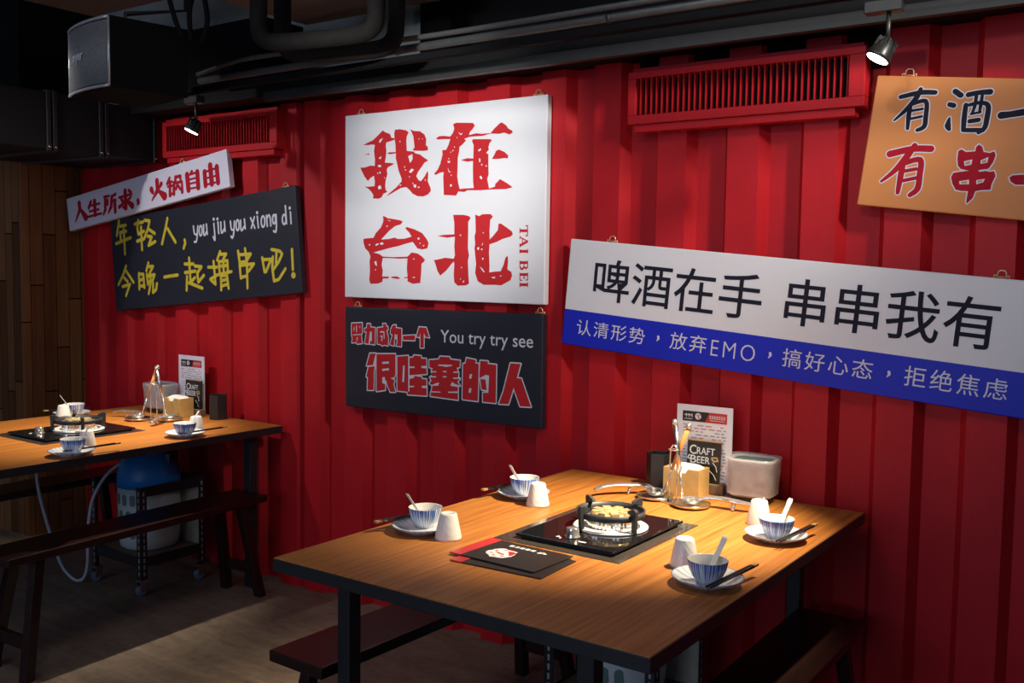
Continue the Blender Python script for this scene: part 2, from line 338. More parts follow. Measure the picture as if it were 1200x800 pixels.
# ------------------------------------------------------------------ lettering helpers
def poly_clean(p):
    out = []
    for q in p:
        if not out or (Vector(q)-Vector(out[-1])).length > 1e-5: out.append(q)
    return out
class Ink:      # flat print on a board: (u, v) metres in the board's plane; overlapping strokes are merged
    def __init__(s): s.layers = {}; s.xf = None
    def poly(s, pts, z=0.0006):
        p = poly_clean(pts); a = sum(p[i][0]*p[(i+1) % len(p)][1]-p[(i+1) % len(p)][0]*p[i][1] for i in range(len(p)))
        if abs(a) < 1e-10: return
        if a < 0: p = p[::-1]
        s.layers.setdefault(round(z, 5), []).append(p)
    def disc(s, c, r, z=0.0006, n=14):
        s.poly([(c[0]+r*math.cos(2*PI*k/n), c[1]+r*math.sin(2*PI*k/n)) for k in range(n)], z)
    def stroke(s, pts, ws, z=0.0006, curve=False, round_ends=True):
        pts = [Vector((p[0], p[1], 0)) for p in pts]
        if not isinstance(ws, (list, tuple)): ws = [ws]*len(pts)
        ws = list(ws)
        while len(ws) < len(pts): ws.append(ws[-1])
        if curve and len(pts) > 2:
            n = 5; w2 = []
            for i in range(len(pts)-1):
                for k in range(n): w2.append(ws[i]+(ws[i+1]-ws[i])*k/n)
            w2.append(ws[len(pts)-1]); pts = smooth_path(pts, n); ws = w2
        for i in range(len(pts)-1):
            a, b = pts[i], pts[i+1]; d = b-a
            if d.length < 1e-6: continue
            d.normalize(); nrm = Vector((-d.y, d.x, 0))
            q = [a+nrm*ws[i]/2, a-nrm*ws[i]/2, b-nrm*ws[i+1]/2, b+nrm*ws[i+1]/2]
            s.poly([(p.x, p.y) for p in q], z)
        for i, p in enumerate(pts):
            if round_ends or 0 < i < len(pts)-1: s.disc((p.x, p.y), ws[i]/2, z)
    def outline(s, pts, wd, z=0.0004):
        s.poly(pts, z); s.stroke(list(pts)+[pts[0]], wd*2, z)
    def build(s, name, mat, parent):
        mb = MB()
        for z, polys in s.layers.items():
            vs = []; fs = []
            for p in polys: fs.append(list(range(len(vs), len(vs)+len(p)))); vs += [Vector(q[:2]) for q in p]
            ov, oe, of, _a, _b, fo = delaunay_2d_cdt(vs, [], fs, 1, 1e-6)
            out = [(p.x, -z, p.y) for p in ov]; keep = []
            for f, src in zip(of, fo):
                if not src: continue
                a, b, c = (ov[i] for i in f[:3])
                keep.append(tuple(f) if (b-a).cross(c-a) > 0 else tuple(f)[::-1])
            used = sorted({i for f in keep for i in f}); mp_ = {i: n_ for n_, i in enumerate(used)}
            mb.add([out[i] for i in used], [tuple(mp_[i] for i in f) for f in keep])
        if s.xf is not None: mb.v = [tuple(s.xf @ Vector(p)) for p in mb.v]
        return mb.build(name, mat, parent, fix=False)
_fonts = {}
def glyphs(text, offset=0.0, spacing=1.0):
    key = (text, offset, spacing)
    if key in _fonts: return _fonts[key]
    c = bpy.data.curves.new('tmp', 'FONT'); c.body = text; c.resolution_u = 3; c.offset = offset; c.space_character = spacing
    o = bpy.data.objects.new('tmp', c); C.objects.link(o)
    dg = bpy.context.evaluated_depsgraph_get(); dg.update()
    me = bpy.data.meshes.new_from_object(o.evaluated_get(dg))
    vs = [(v.co.x, v.co.y) for v in me.vertices]; fs = [tuple(p.vertices) for p in me.polygons]
    bpy.data.objects.remove(o); bpy.data.curves.remove(c); bpy.data.meshes.remove(me)
    _fonts[key] = (vs, fs); return vs, fs
def write(ink, text, u0, u1, v0, v1, offset=0.0, spacing=1.0, z=0.0006):
    vs, fs = glyphs(text, offset, spacing)
    if not vs: return
    x0, x1 = min(p[0] for p in vs), max(p[0] for p in vs); y0, y1 = min(p[1] for p in vs), max(p[1] for p in vs)
    out = [(u0+(x-x0)/(x1-x0)*(u1-u0), v0+(y-y0)/(y1-y0)*(v1-v0)) for x, y in vs]
    for f in fs: ink.poly([out[i] for i in f], z)

# ------------------------------------------------------------------ hanging signs
SY = -0.036        # front face of the boards on the wall
class Board:
    """Canvas board from its visible corners on the wall plane; local u runs along the board, v up it."""
    def __init__(s, name, label, tl, tr, br, bl, mat, y=SY, th=0.03, extend=None):
        s.y = y
        P = [on_y(*q, y) for q in (tl, tr, br, bl)]
        e = ((P[1]-P[0])+(P[2]-P[3])); s.ang = math.atan2(e.z, e.x)
        s.e = Vector((math.cos(s.ang), 0, math.sin(s.ang))); s.n = Vector((-math.sin(s.ang), 0, math.cos(s.ang)))
        s.h = ((P[0]-P[3]).dot(s.n)+(P[1]-P[2]).dot(s.n))/2
        s.w = ((P[1]-P[0]).dot(s.e)+(P[2]-P[3]).dot(s.e))/2
        left = (P[0]+P[3])/2
        if extend: s.w = extend
        mid = (P[0]+P[1]+P[2]+P[3])/4
        cen = left+s.e*(s.w/2); cen = cen + s.n*((mid-cen).dot(s.n))
        s.c = Vector((cen.x, y, cen.z))
        s.root = thing(name, label, 'sign', s.c); s.root.rotation_euler = (0, -s.ang, 0)
        MB().box(-s.w/2, s.w/2, 0, th, -s.h/2, s.h/2).build('canvas_board', mat, s.root, 0.004, 3)
    def uv(s, px, py):
        p = on_y(px, py, s.y)-s.c; return (p.dot(s.e), p.dot(s.n))
    def crop(s, x0, y0, k):
        return lambda pts: [s.uv(x0+a/k, y0+b/k) for a, b in pts]
    def scale(s, k, x0, y0):      # metres per crop pixel
        a = Vector(s.uv(x0, y0)).to_2d() if False else s.uv(x0, y0); b = s.uv(x0+10, y0)
        return math.hypot(a[0]-b[0], a[1]-b[1])/10/k
    def hanger(s, px, py):
        u, v = s.uv(px, py)
        v = s.h/2; pts = [(-0.020, 0), (-0.020, 0.008), (-0.011, 0.008), (-0.011, 0.016), (-0.006, 0.022), (0.006, 0.022), (0.011, 0.016), (0.011, 0.008), (0.020, 0.008), (0.020, 0)]
        mb = MB(); mb.tube([(u+a, 0.012, v+b) for a, b in pts], 0.0018, 6)
        mb.tube([(u-0.016, 0.012, v+0.004), (u+0.016, 0.012, v+0.004)], 0.0016, 6)
        mb.build('hanger', M['brass'], s.root)

# --- white square sign: four big red characters
A = Board('wall_sign', 'large white square sign with four big red characters above the black sign', (404, 135), (640.7, 111.3), (639, 356.3), (404.3, 348.7), M['white'])
big, spk = Ink(), Ink()
k = 7.27
c = A.crop(415, 130, k)
for p in [
    [(78,290),(120,268),(160,250),(200,212),(245,165),(260,178),(308,197),(318,228),(345,232),(345,245),(310,258),(275,268),(270,300),(276,340),(270,400),(262,440),(310,443),(345,448),(310,468),(290,478),(278,500),(285,535),(270,590),(265,640),(270,675),(285,688),(250,705),(235,735),(210,747),(160,745),(165,720),(150,690),(120,660),(88,643),(130,645),(175,640),(178,600),(170,552),(140,570),(118,596),(90,560),(65,510),(55,482),(90,482),(140,465),(175,468),(178,420),(170,340),(178,290),(160,285),(120,290)],
    [(350,160),(390,155),(445,165),(465,182),(450,215),(445,260),(450,340),(510,345),(520,360),(560,370),(600,400),(632,420),(600,440),(580,470),(545,520),(530,555),(550,590),(570,598),(600,560),(628,508),(632,540),(628,600),(650,650),(655,680),(630,710),(590,728),(540,725),(500,705),(470,670),(445,648),(400,655),(340,690),(275,728),(300,700),(360,650),(405,600),(405,575),(380,510),(365,440),(355,400),(358,360),(310,368),(278,362),(300,352),(355,350),(352,280),(345,230),(342,190)],
    [(478,155),(510,170),(560,172),(600,200),(615,240),(612,290),(630,310),(628,335),(590,340),(510,338),(500,330),(515,310),(510,260),(505,215),(490,180)],
    [(90,372),(130,362),(130,374)]]: big.poly(c(p))
for p in [[(462,385),(498,366),(500,408),(485,435),(476,440)],[(468,520),(490,490),(512,500),(485,528)],[(212,262),(225,240),(248,232),(222,272)],[(210,400),(235,385),(225,412)],[(205,645),(222,630),(238,660),(208,668)],[(205,460),(232,460),(230,478),(208,478)],[(505,630),(530,625),(528,655),(512,650)],[(495,612),(506,612),(505,624)],[(540,645),(560,645),(550,658)],[(215,520),(228,515),(224,540)],[(428,470),(438,470),(430,490)],[(545,238),(562,232),(556,244)],[(385,255),(398,255),(392,270)],[(195,528),(208,524),(204,538)],[(255,565),(266,568),(260,578)],[(380,632),(405,628),(400,638)],[(430,500),(446,498),(442,510)],[(578,235),(590,235),(584,244)],[(600,585),(615,582),(608,598)],[(466,556),(478,556),(472,570)]]: spk.poly(c(p), 0.0010)
c = A.crop(505, 130, k)
for p in [
    [(42,235),(70,215),(110,212),(165,218),(185,190),(200,150),(190,112),(215,100),(360,102),(375,125),(355,155),(335,175),(325,205),(390,190),(430,195),(510,188),(540,150),(590,102),(605,98),(640,120),(660,150),(690,165),(698,185),(670,200),(625,185),(580,195),(510,192),(440,212),(330,220),(285,238),(300,250),(270,285),(245,305),(240,350),(230,400),(228,480),(225,560),(235,620),(245,665),(290,660),(365,656),(360,600),(358,480),(360,425),(310,432),(255,418),(310,402),(362,405),(365,290),(350,255),(360,240),(510,240),(520,250),(500,275),(490,310),(495,330),(472,355),(490,370),(490,460),(492,540),(480,580),(492,640),(495,660),(545,645),(550,620),(590,580),(650,615),(698,650),(640,665),(520,668),(420,675),(310,675),(285,690),(235,685),(215,720),(110,715),(108,640),(105,560),(110,520),(80,525),(40,545),(28,535),(60,495),(80,450),(100,370),(97,335),(130,330),(150,290),(165,240),(100,240),(60,243)],
    [(520,410),(545,365),(555,340),(580,328),(630,350),(660,380),(655,405),(630,400),(580,408)]]: big.poly(c(p))
for p in [[(400,335),(425,318),(428,330),(412,345)],[(410,405),(422,405),(422,435),(412,435)],[(143,425),(165,425),(163,442),(146,442)],[(145,480),(155,510),(172,520),(160,524),(150,515)],[(162,630),(178,622),(180,640),(165,645)],[(235,178),(255,195),(270,185),(262,205),(248,202)],[(425,550),(440,570),(430,585),(415,562)],[(195,305),(206,302),(203,315)],[(180,335),(196,332),(190,344)],[(426,455),(440,450),(436,468)],[(464,465),(478,462),(474,476)],[(168,542),(180,545),(174,555)],[(218,222),(228,222),(224,235)],[(148,404),(160,402),(154,414)],[(165,350),(176,346),(170,358)]]: spk.poly(c(p), 0.0010)
c = A.crop(415, 240, k)
for p in [
    [(245,95),(265,100),(285,112),(390,130),(415,142),(400,165),(350,180),(300,220),(240,285),(232,295),(300,290),(345,278),(375,290),(430,288),(490,270),(470,235),(435,198),(450,188),(520,210),(580,240),(615,285),(635,325),(625,370),(580,380),(540,370),(515,335),(500,315),(440,330),(380,350),(300,368),(220,390),(165,405),(220,420),(245,440),(330,445),(400,443),(455,440),(490,405),(520,410),(545,415),(580,440),(605,470),(590,490),(575,500),(572,580),(565,665),(500,672),(455,650),(456,622),(425,625),(430,615),(455,612),(450,540),(455,456),(380,458),(300,452),(245,452),(235,510),(245,560),(240,610),(290,610),(300,618),(292,626),(246,626),(240,655),(205,670),(140,672),(130,640),(135,560),(132,480),(140,440),(125,400),(95,370),(80,320),(80,290),(110,285),(165,280),(185,240),(230,190),(248,145),(250,118)],
    [(315,612),(360,608),(395,622),(380,632),(320,622)]]: big.poly(c(p))
for p in [[(180,340),(200,328),(215,332),(190,348)],[(220,325),(245,318),(252,335),(228,340)],[(122,340),(138,332),(136,348)],[(172,485),(190,478),(196,520),(184,515)],[(540,282),(560,278),(556,296),(542,294)],[(495,618),(520,612),(515,624)],[(500,462),(516,452),(512,468)],[(285,125),(312,135),(305,140)],[(274,175),(288,178),(282,190)],[(585,345),(600,340),(594,356)],[(558,322),(568,322),(562,336)],[(176,550),(190,546),(184,560)]]: spk.poly(c(p), 0.0010)
c = A.crop(505, 240, k)
for p in [
    [(190,85),(280,85),(325,95),(340,112),(318,145),(318,250),(315,370),(325,430),(315,480),(320,600),(325,670),(300,685),(230,688),(200,660),(195,600),(200,500),(195,480),(170,510),(130,560),(80,602),(55,560),(35,490),(25,470),(60,465),(120,450),(195,458),(205,430),(200,350),(205,270),(140,280),(55,265),(110,255),(200,250),(200,150)],
    [(378,82),(410,95),(440,80),(510,78),(528,100),(505,130),(500,220),(500,295),(530,265),(570,215),(578,158),(600,160),(650,195),(690,225),(698,250),(680,270),(610,290),(560,315),(500,335),(495,400),(500,520),(498,575),(545,568),(595,565),(620,510),(635,450),(655,432),(658,480),(652,550),(685,570),(692,600),(680,640),(600,685),(540,680),(450,680),(400,650),(378,580),(385,500),(372,370),(378,330),(372,270),(382,230),(380,120)]]: big.poly(c(p))
for p in [[(245,255),(258,252),(255,268)],[(515,615),(550,612),(545,626),(525,624)],[(432,345),(445,318),(442,340)],[(435,455),(450,450),(444,472)],[(395,365),(412,360),(408,385),(398,380)],[(425,375),(442,372),(436,388)],[(420,525),(445,548),(460,575),(448,572),(430,545)],[(270,655),(285,640),(280,662)],[(255,530),(268,528),(264,542)],[(585,605),(605,600),(595,612)],[(440,235),(452,232),(448,244)],[(248,628),(258,626),(254,638)]]: spk.poly(c(p), 0.0010)
big.build('red_lettering', M['redink'], A.root)
spk.build('worn_specks', M['white'], A.root)
# TAI BEI runs down the right edge, tops of the letters to the right
ltr = Ink(); c = A.crop(505, 240, k)
def vert_letter(name, y0, y1):
    X = lambda t: 757+t*70
    Y = lambda q: y0+q*(y1-y0)
    G = {'T': [((.5,0),(.5,1),20),((0,.95),(1,.95),7),((.03,.95),(.03,.7),8),((.97,.95),(.97,.7),8),((.25,.03),(.75,.03),7)],
         'A': [((.05,0),(.47,1),8),((.45,1),(.88,0),18),((.2,.33),(.7,.33),7),((-.05,.03),(.25,.03),7),((.68,.03),(1.05,.03),7)],
         'I': [((.5,0),(.5,1),20),((0,.03),(1,.03),7),((0,.97),(1,.97),7)],
         'B': [((.25,0),(.25,1),20),((.05,.97),(.65,.97),7),((.05,.03),(.7,.03),7),((.2,.52),(.7,.52),7),((.65,.97),(.85,.75),13),((.85,.75),(.65,.52),13),((.7,.52),(.95,.27),14),((.95,.27),(.7,.03),14)],
         'E': [((.25,0),(.25,1),20),((.02,.97),(.95,.97),7),((.02,.03),(1,.03),7),((.25,.52),(.7,.52),7),((.93,.97),(.93,.72),8),((.97,.03),(.97,.3),8),((.68,.68),(.68,.38),7)]}[name]
    m = A.scale(k, 620, 300)
    for a, b, wd in G: ltr.stroke(c([(X(a[1]), Y(a[0])), (X(b[1]), Y(b[0]))]), wd*m, round_ends=False)
for nm, y0, y1 in [('T',175,265),('A',268,358),('I',376,414),('B',470,556),('E',576,644),('I',660,700)]: vert_letter(nm, y0, y1)
ltr.build('side_lettering', M['redink'], A.root)
A.hanger(421, 130); A.hanger(629, 107)

# --- black sign with red block characters
B = Board('wall_sign', 'black sign with outlined red block characters below the white square sign', (404.3, 359.3), (635.7, 368), (635.3, 503), (405, 475.3), M['navy'])
red, wht, hol = Ink(), Ink(), Ink()
k = 6.667; c = B.crop(405, 360, k); mp = B.scale(k, 450, 420)
L1 = [[(165,455),(190,360),(238,360),(230,385),(215,450)],[(180,465),(230,460),(222,490),(220,645),(172,645),(175,545),(162,540)],
      [(242,365),(390,365),(390,520),(383,545),(352,552),(385,570),(375,600),(390,660),(350,660),(325,600),(318,570),(310,570),(310,645),(242,655)],
      [(405,385),(490,378),(490,660),(405,650)],
      [(500,395),(530,390),(535,375),(590,380),(592,400),(632,402),(635,520),(500,530)],
      [(500,560),(535,550),(540,535),(595,545),(597,560),(632,562),(635,690),(485,680),(485,660),(500,655)]]
H1 = [[(288,426),(340,423),(340,439),(288,442)],[(288,480),(340,475),(340,491),(288,496)],[(288,545),(308,545),(312,600),(288,592)],
      [(450,455),(463,455),(458,585),(444,580)],[(500,462),(540,462),(540,473),(500,475)],[(594,459),(636,456),(636,477),(594,472)],[(500,613),(536,613),(536,623),(500,625)],[(597,613),(636,611),(636,631),(597,628)]]
small = [[(48,125),(130,122),(130,200),(122,212),(130,280),(90,285),(88,272),(50,275),(55,245),(48,210)],
         [(150,165),(165,162),(170,128),(195,130),(195,155),(232,160),(228,290),(190,285),(190,265),(205,262),(205,190),(192,190),(180,285),(150,280),(165,190),(150,190)],
         [(250,160),(295,155),(292,128),(315,128),(318,150),(330,150),(332,175),(320,178),(335,240),(330,300),(305,292),(285,300),(278,288),(250,285)],
         [(355,170),(370,140),(395,138),(392,160),(438,168),(436,305),(395,300),(405,280),(405,215),(385,210),(378,300),(348,290),(368,215),(352,205)],
         [(450,222),(545,218),(540,258),(450,255)],
         [(555,228),(575,155),(630,158),(655,235),(625,230),(612,200),(612,315),(585,315),(585,200),(575,235)]]
H1 += [[(84,140),(90,140),(90,192),(84,192)],[(60,212),(120,208),(120,214),(60,218)],[(92,232),(97,232),(92,262),(86,262)],[(108,150),(118,146),(112,165)],[(66,155),(72,155),(68,185),(64,185)],
       [(270,188),(298,186),(298,196),(270,198)],[(298,190),(304,190),(306,245),(300,245)],[(272,220),(290,220),(288,262),(280,262),(283,230),(272,230)],[(390,222),(402,228),(400,252),(390,246)]]
for p in L1+small: q = c(p); red.poly(q, 0.0008); wht.outline(q, 7*mp if p in L1 else 6*mp, 0.0005)
for p in H1: hol.poly(c(p), 0.0011)
k = 6.664; c = B.crop(500, 370, k)
L2 = [[(22,345),(95,340),(105,318),(180,322),(185,340),(262,350),(258,400),(235,405),(245,430),(250,445),(245,480),(262,490),(240,515),(262,545),(220,530),(200,515),(185,545),(245,555),(245,585),(245,655),(30,625),(35,595),(40,585),(45,545),(90,545),(100,520),(75,525),(40,540),(22,525),(40,505),(25,480),(40,470),(40,440),(40,425),(50,410),(22,400)],
      [(285,375),(305,370),(312,330),(385,345),(380,370),(408,375),(400,665),(280,650)],
      [(420,350),(480,355),(478,375),(545,382),(540,680),(440,670),(440,600),(482,600),(488,465),(460,460),(412,488)],
      [(420,492),(460,497),(470,580),(430,575)],
      [(655,370),(735,375),(705,485),(740,490),(815,710),(730,705),(680,560),(640,690),(565,685),(600,590)]]
H2 = [[(92,380),(200,382),(196,392),(148,398),(130,392),(92,389)],[(128,430),(156,430),(156,440),(128,440)],[(128,470),(156,471),(156,480),(128,480)],[(40,430),(76,432),(76,440),(40,440)],[(208,436),(250,432),(250,443),(210,445)],[(30,470),(76,471),(76,480),(30,480)],[(208,482),(262,482),(262,491),(210,491)],
      [(40,588),(110,592),(110,599),(36,596)],[(168,592),(246,589),(246,602),(170,600)],[(338,455),(356,455),(350,490),(334,490)],[(334,565),(351,565),(345,600),(328,600)]]
for p in L2: q = c(p); red.poly(q, 0.0008); wht.outline(q, 7*mp, 0.0005)
for p in H2: hol.poly(c(p), 0.0011)
cc = lambda a, b: B.uv(500+a/k, 370+b/k)
write(wht, 'You try try see', cc(108,150)[0], cc(832,210)[0], cc(480,262)[1], cc(480,128)[1], 0.004, z=0.0007)
wht.build('white_lettering', M['inkwhite'], B.root); red.build('red_lettering', M['redink'], B.root); hol.build('letter_counters', M['inkwhite'], B.root)
B.hanger(417, 354); B.hanger(631, 364)

# --- long white and blue sign
D = Board('wall_sign', 'long white sign with a blue lower band and black characters', (669, 279.5), (1200, 328.7), (1200, 491), (658, 402), M['white'], extend=1.58)
ban = MB(); v1 = (D.uv(663, 361)[1]+D.uv(1200, 436)[1])/2
ban.box(-D.w/2-0.0006, D.w/2+0.0006, -0.0006, 0.0295, -D.h/2-0.0006, v1); ban.build('blue_band', M['blue'], D.root, 0.004, 3)
def run(ink, text, L, R, T, Bt, offset=0.0, spacing=1.0, z=0.0012):
    write(ink, text, D.uv(*L)[0], D.uv(*R)[0], D.uv(*Bt)[1], D.uv(*T)[1], offset, spacing, z)
bk, wt = Ink(), Ink()
run(bk, '啤酒在手', (694.2,349), (892.3,357), (724.5,304.8), (860.6,372.8), 0.006)
run(bk, '串串我有', (918.3,370.3), (1174,358.7), (945,327), (1151.7,410.3), 0.006)
run(wt, '认清形势', (676,383.7), (756,392), (678,373.7), (748.3,403), 0.0, 1.15)
run(wt, '放弃', (785.4,398), (827.5,408), (789.8,388.5), (826,414.5), 0.0, 1.15)
run(wt, 'EMO', (832.7,413.7), (885,413.7), (835,397.7), (875,422.9), -0.012, 1.25)
run(wt, '搞好心态', (915.7,430), (1022.7,433.7), (923.3,408), (1013,444), 0.0, 1.2)
run(wt, '拒绝焦虑', (1059,447), (1181.7,453.7), (1065,428), (1170,468.7), 0.0, 1.2)
for x, y in ((770.7,396.3), (901.7,416), (1040.7,438)):
    u, v = D.uv(x, y); wt.stroke([(u+0.002, v+0.006), (u+0.004, v), (u-0.002, v-0.009)], [0.009, 0.008, 0.003], 0.0012)
bk.build('black_lettering', M['ink'], D.root); wt.build('white_lettering', M['inkwhite'], D.root)
D.hanger(716, 279); D.hanger(1173, 324)

# --- orange sign
O = Board('wall_sign', 'orange sign with black and crimson brush characters at upper right', (1028, 88), (1200, 92), (1200, 258), (1004, 240), M['orange'], extend=0.98)
bk, cr, wh, oc = Ink(), Ink(), Ink(), Ink()
k = 5.0
def brush(ink, c, m, pts, ws, curve=True):
    q = c(pts); ws = ws if isinstance(ws, list) else [ws]*len(pts)
    ink.stroke(q, [x*m for x in ws], 0.0009, curve); wh.stroke(q, [(x+13)*m for x in ws], 0.0005, curve)
c = O.crop(1010, 90, k); m = O.scale(k, 1060, 150)
for p, ws in [([(228,118),(345,92),(430,92)],[26,30,28]),([(345,72),(322,120),(262,190),(190,255)],[24,32,26,12]),([(285,165),(275,230),(268,303)],[26,28,20]),([(290,162),(375,143),(374,240),(364,292),(325,312)],[22,26,28,28,22]),([(295,198),(355,188)],16),([(290,245),(350,232)],16)]: brush(bk, c, m, p, ws)
for p, ws in [([(165,452),(300,422),(405,422)],[42,38,40]),([(310,402),(262,470),(192,550),(114,612)],[32,42,32,16]),([(240,515),(226,590),(210,678)],[36,36,24]),([(245,508),(342,486),(338,580),(326,655),(282,692)],[30,34,36,36,28]),([(250,552),(318,540)],22),([(242,608),(318,592)],22)]: brush(cr, c, m, p, ws)
c = O.crop(1090, 90, k)
for p, ws in [([(148,85),(180,108)],[32,32]),([(115,162),(138,168)],[28,30]),([(114,240),(104,285),(112,308)],[10,36,20]),([(225,105),(290,92),(352,88)],[30,28,34]),([(210,165),(200,240),(195,312)],[26,30,26]),([(230,165),(290,152),(340,168),(332,250),(318,300),(284,326)],[20,22,28,30,28,22]),([(272,108),(262,170),(246,215)],[20,20,14]),([(306,110),(296,170),(288,210)],[18,20,14]),([(240,218),(296,206)],14),([(232,260),(284,252)],26),([(205,312),(310,312)],26),([(418,226),(470,220),(552,206)],[42,36,40])]: brush(bk, c, m, p, ws)
q = c([(160,480),(165,435),(185,424),(210,440),(265,436),(270,410),(288,396),(306,410),(314,440),(350,446),(376,436),(384,460),(370,500),(345,535),(320,550),(350,556),(375,552),(384,580),(360,630),(354,662),(300,664),(265,670),(250,710),(216,742),(211,732),(222,670),(180,668),(150,662),(130,625),(123,588),(136,562),(160,558),(230,550),(180,540),(163,520)])
cr.poly(q, 0.0009); wh.outline(q, 7*m, 0.0005)
q = c([(464,590),(482,577),(552,572),(552,632),(500,632),(472,614)]); cr.poly(q, 0.0009); wh.outline(q, 7*m, 0.0005)
for p in [[(198,495),(248,484),(242,514),(203,522)],[(296,490),(342,470),(336,502),(296,510)],[(170,611),(228,603),(228,629),(173,630)],[(272,605),(322,597),(312,617),(270,630)],[(282,548),(330,540),(322,552),(290,556)]]:
    q = c(p); wh.poly(q, 0.0012); g = ((q[0][0]+q[2][0])/2, (q[0][1]+q[2][1])/2)
    if p[0][0] != 282: oc.poly([(g[0]+(a-g[0])*0.6, g[1]+(b-g[1])*0.55) for a, b in q], 0.0014)
wh.build('white_outline', M['inkwhite'], O.root); bk.build('black_lettering', M['ink'], O.root); cr.build('crimson_lettering', M['crimson'], O.root); oc.build('letter_counters', M['orange'], O.root)
O.hanger(1065, 84)

# --- black handwritten sign
F = Board('wall_sign', 'black sign with yellow handwritten characters left of the white square sign', (128.4, 258.5), (346.5, 216.5), (353.4, 343.4), (136.5, 364), M['navy'])
ye, wh = Ink(), Ink()
def hand(ink, x0, y0, k, lines, wd, dots=(), mref=None):
    c = F.crop(x0, y0, k); m = F.scale(k, x0+40, y0+30)
    for ln in lines: ink.stroke(c(ln), wd*m, 0.0007, len(ln) > 2 and ink is wh)
    for d, r in dots: ink.disc(c([d])[0], r*m/2, 0.0007)
hand(ye, 130, 240, 12, [[(115,225),(85,430)],[(105,305),(210,285)],[(130,390),(215,370)],[(132,400),(142,510)],[(75,545),(280,460)],[(180,335),(190,500),(200,690)],
    [(335,270),(450,240)],[(385,215),(372,330),(388,412),(465,370)],[(425,310),(440,630)],[(370,510),(470,475)],[(475,215),(545,225),(520,340),(475,460)],[(530,340),(615,400)],[(520,440),(575,450),(530,570),(625,515)],
    [(795,190),(770,330),(720,545)],[(800,335),(910,525)],[(1038,492),(1048,535),(1025,608)]], 29)
hand(ye, 130, 295, 10.91, [[(195,180),(160,290),(98,420)],[(190,235),(240,310),(290,390)],[(170,330),(215,380)],[(150,445),(245,415),(195,560)],
    [(360,275),(365,475)],[(360,285),(415,285),(430,455)],[(375,360),(415,350)],[(375,440),(430,430)],[(480,140),(455,240)],[(470,190),(540,185),(495,275)],[(460,285),(475,415)],[(465,310),(560,290),(530,380)],[(475,390),(530,370)],[(505,290),(510,400),(485,535)],[(540,405),(540,520),(580,480),(590,405)],
    [(685,322),(855,295)],[(1000,80),(1020,390)],[(945,155),(1055,155)],[(950,265),(1080,245)],[(975,315),(970,490)],[(1075,330),(1010,400)],[(1000,395),(1170,465)],[(1075,180),(1160,190),(1105,270),(1120,385),(1190,300)]], 25)
hand(ye, 235, 285, 10.435, [[(160,220),(185,500),(120,440),(190,400)],[(95,292),(205,290)],[(240,100),(205,205)],[(235,135),(315,130),(280,190)],[(225,225),(235,350)],[(225,225),(330,210),(335,340)],[(240,280),(330,270)],[(280,220),(285,340)],[(190,390),(380,345)],[(250,390),(255,570)],[(260,395),(325,390),(345,550)],[(270,455),(325,440)],[(270,520),(330,500)],
    [(460,95),(480,235)],[(470,140),(615,130),(560,220),(485,235)],[(545,65),(570,250),(575,545)],[(480,265),(495,425)],[(485,270),(655,250),(590,340)],[(495,420),(560,400)],
    [(755,175),(785,350)],[(760,200),(865,195),(800,350)],[(885,165),(880,300),(900,460),(960,440),(1040,310)],[(870,75),(970,95),(1000,130),(960,220),(900,310)],[(930,120),(925,240)],[(1120,75),(1130,320)]], 26, [((1137,390), 50)])
def ell(cx, cy, rx, ry): return [(cx+rx*math.cos(2*PI*t/10), cy+ry*math.sin(2*PI*t/10)) for t in range(11)]
hand(wh, 215, 230, 8.889, [[(105,310),(115,385),(140,398)],[(150,310),(145,400),(135,470),(115,472)],ell(180,357,15,52),[(210,298),(212,390),(225,402),(240,370)],[(240,292),(250,395)],
    [(318,285),(330,450),(310,420)],[(360,270),(368,385)],[(390,270),(395,365),(405,378),(425,340)],[(428,260),(435,362)],[(490,260),(500,340),(520,348)],[(532,258),(525,380),(512,432),(497,415)],ell(565,300,16,54),[(596,250),(600,340),(612,352),(632,315)],[(635,238),(645,336)],
    [(700,225),(745,330)],[(740,215),(708,330)],[(770,210),(782,325)],ell(830,262,19,56),[(865,200),(875,310)],[(868,235),(888,195),(904,225),(911,306)],ell(945,238,16,46),[(965,190),(970,300),(963,368),(940,360)],ell(1050,240,19,50),[(1062,100),(1075,282)],[(1115,165),(1122,282)]], 14,
    [((315,238),22),((355,235),22),((768,170),22),((1108,122),22)])
ye.build('yellow_lettering', M['yellow'], F.root); wh.build('white_lettering', M['inkwhite'], F.root)
F.hanger(332, 216)

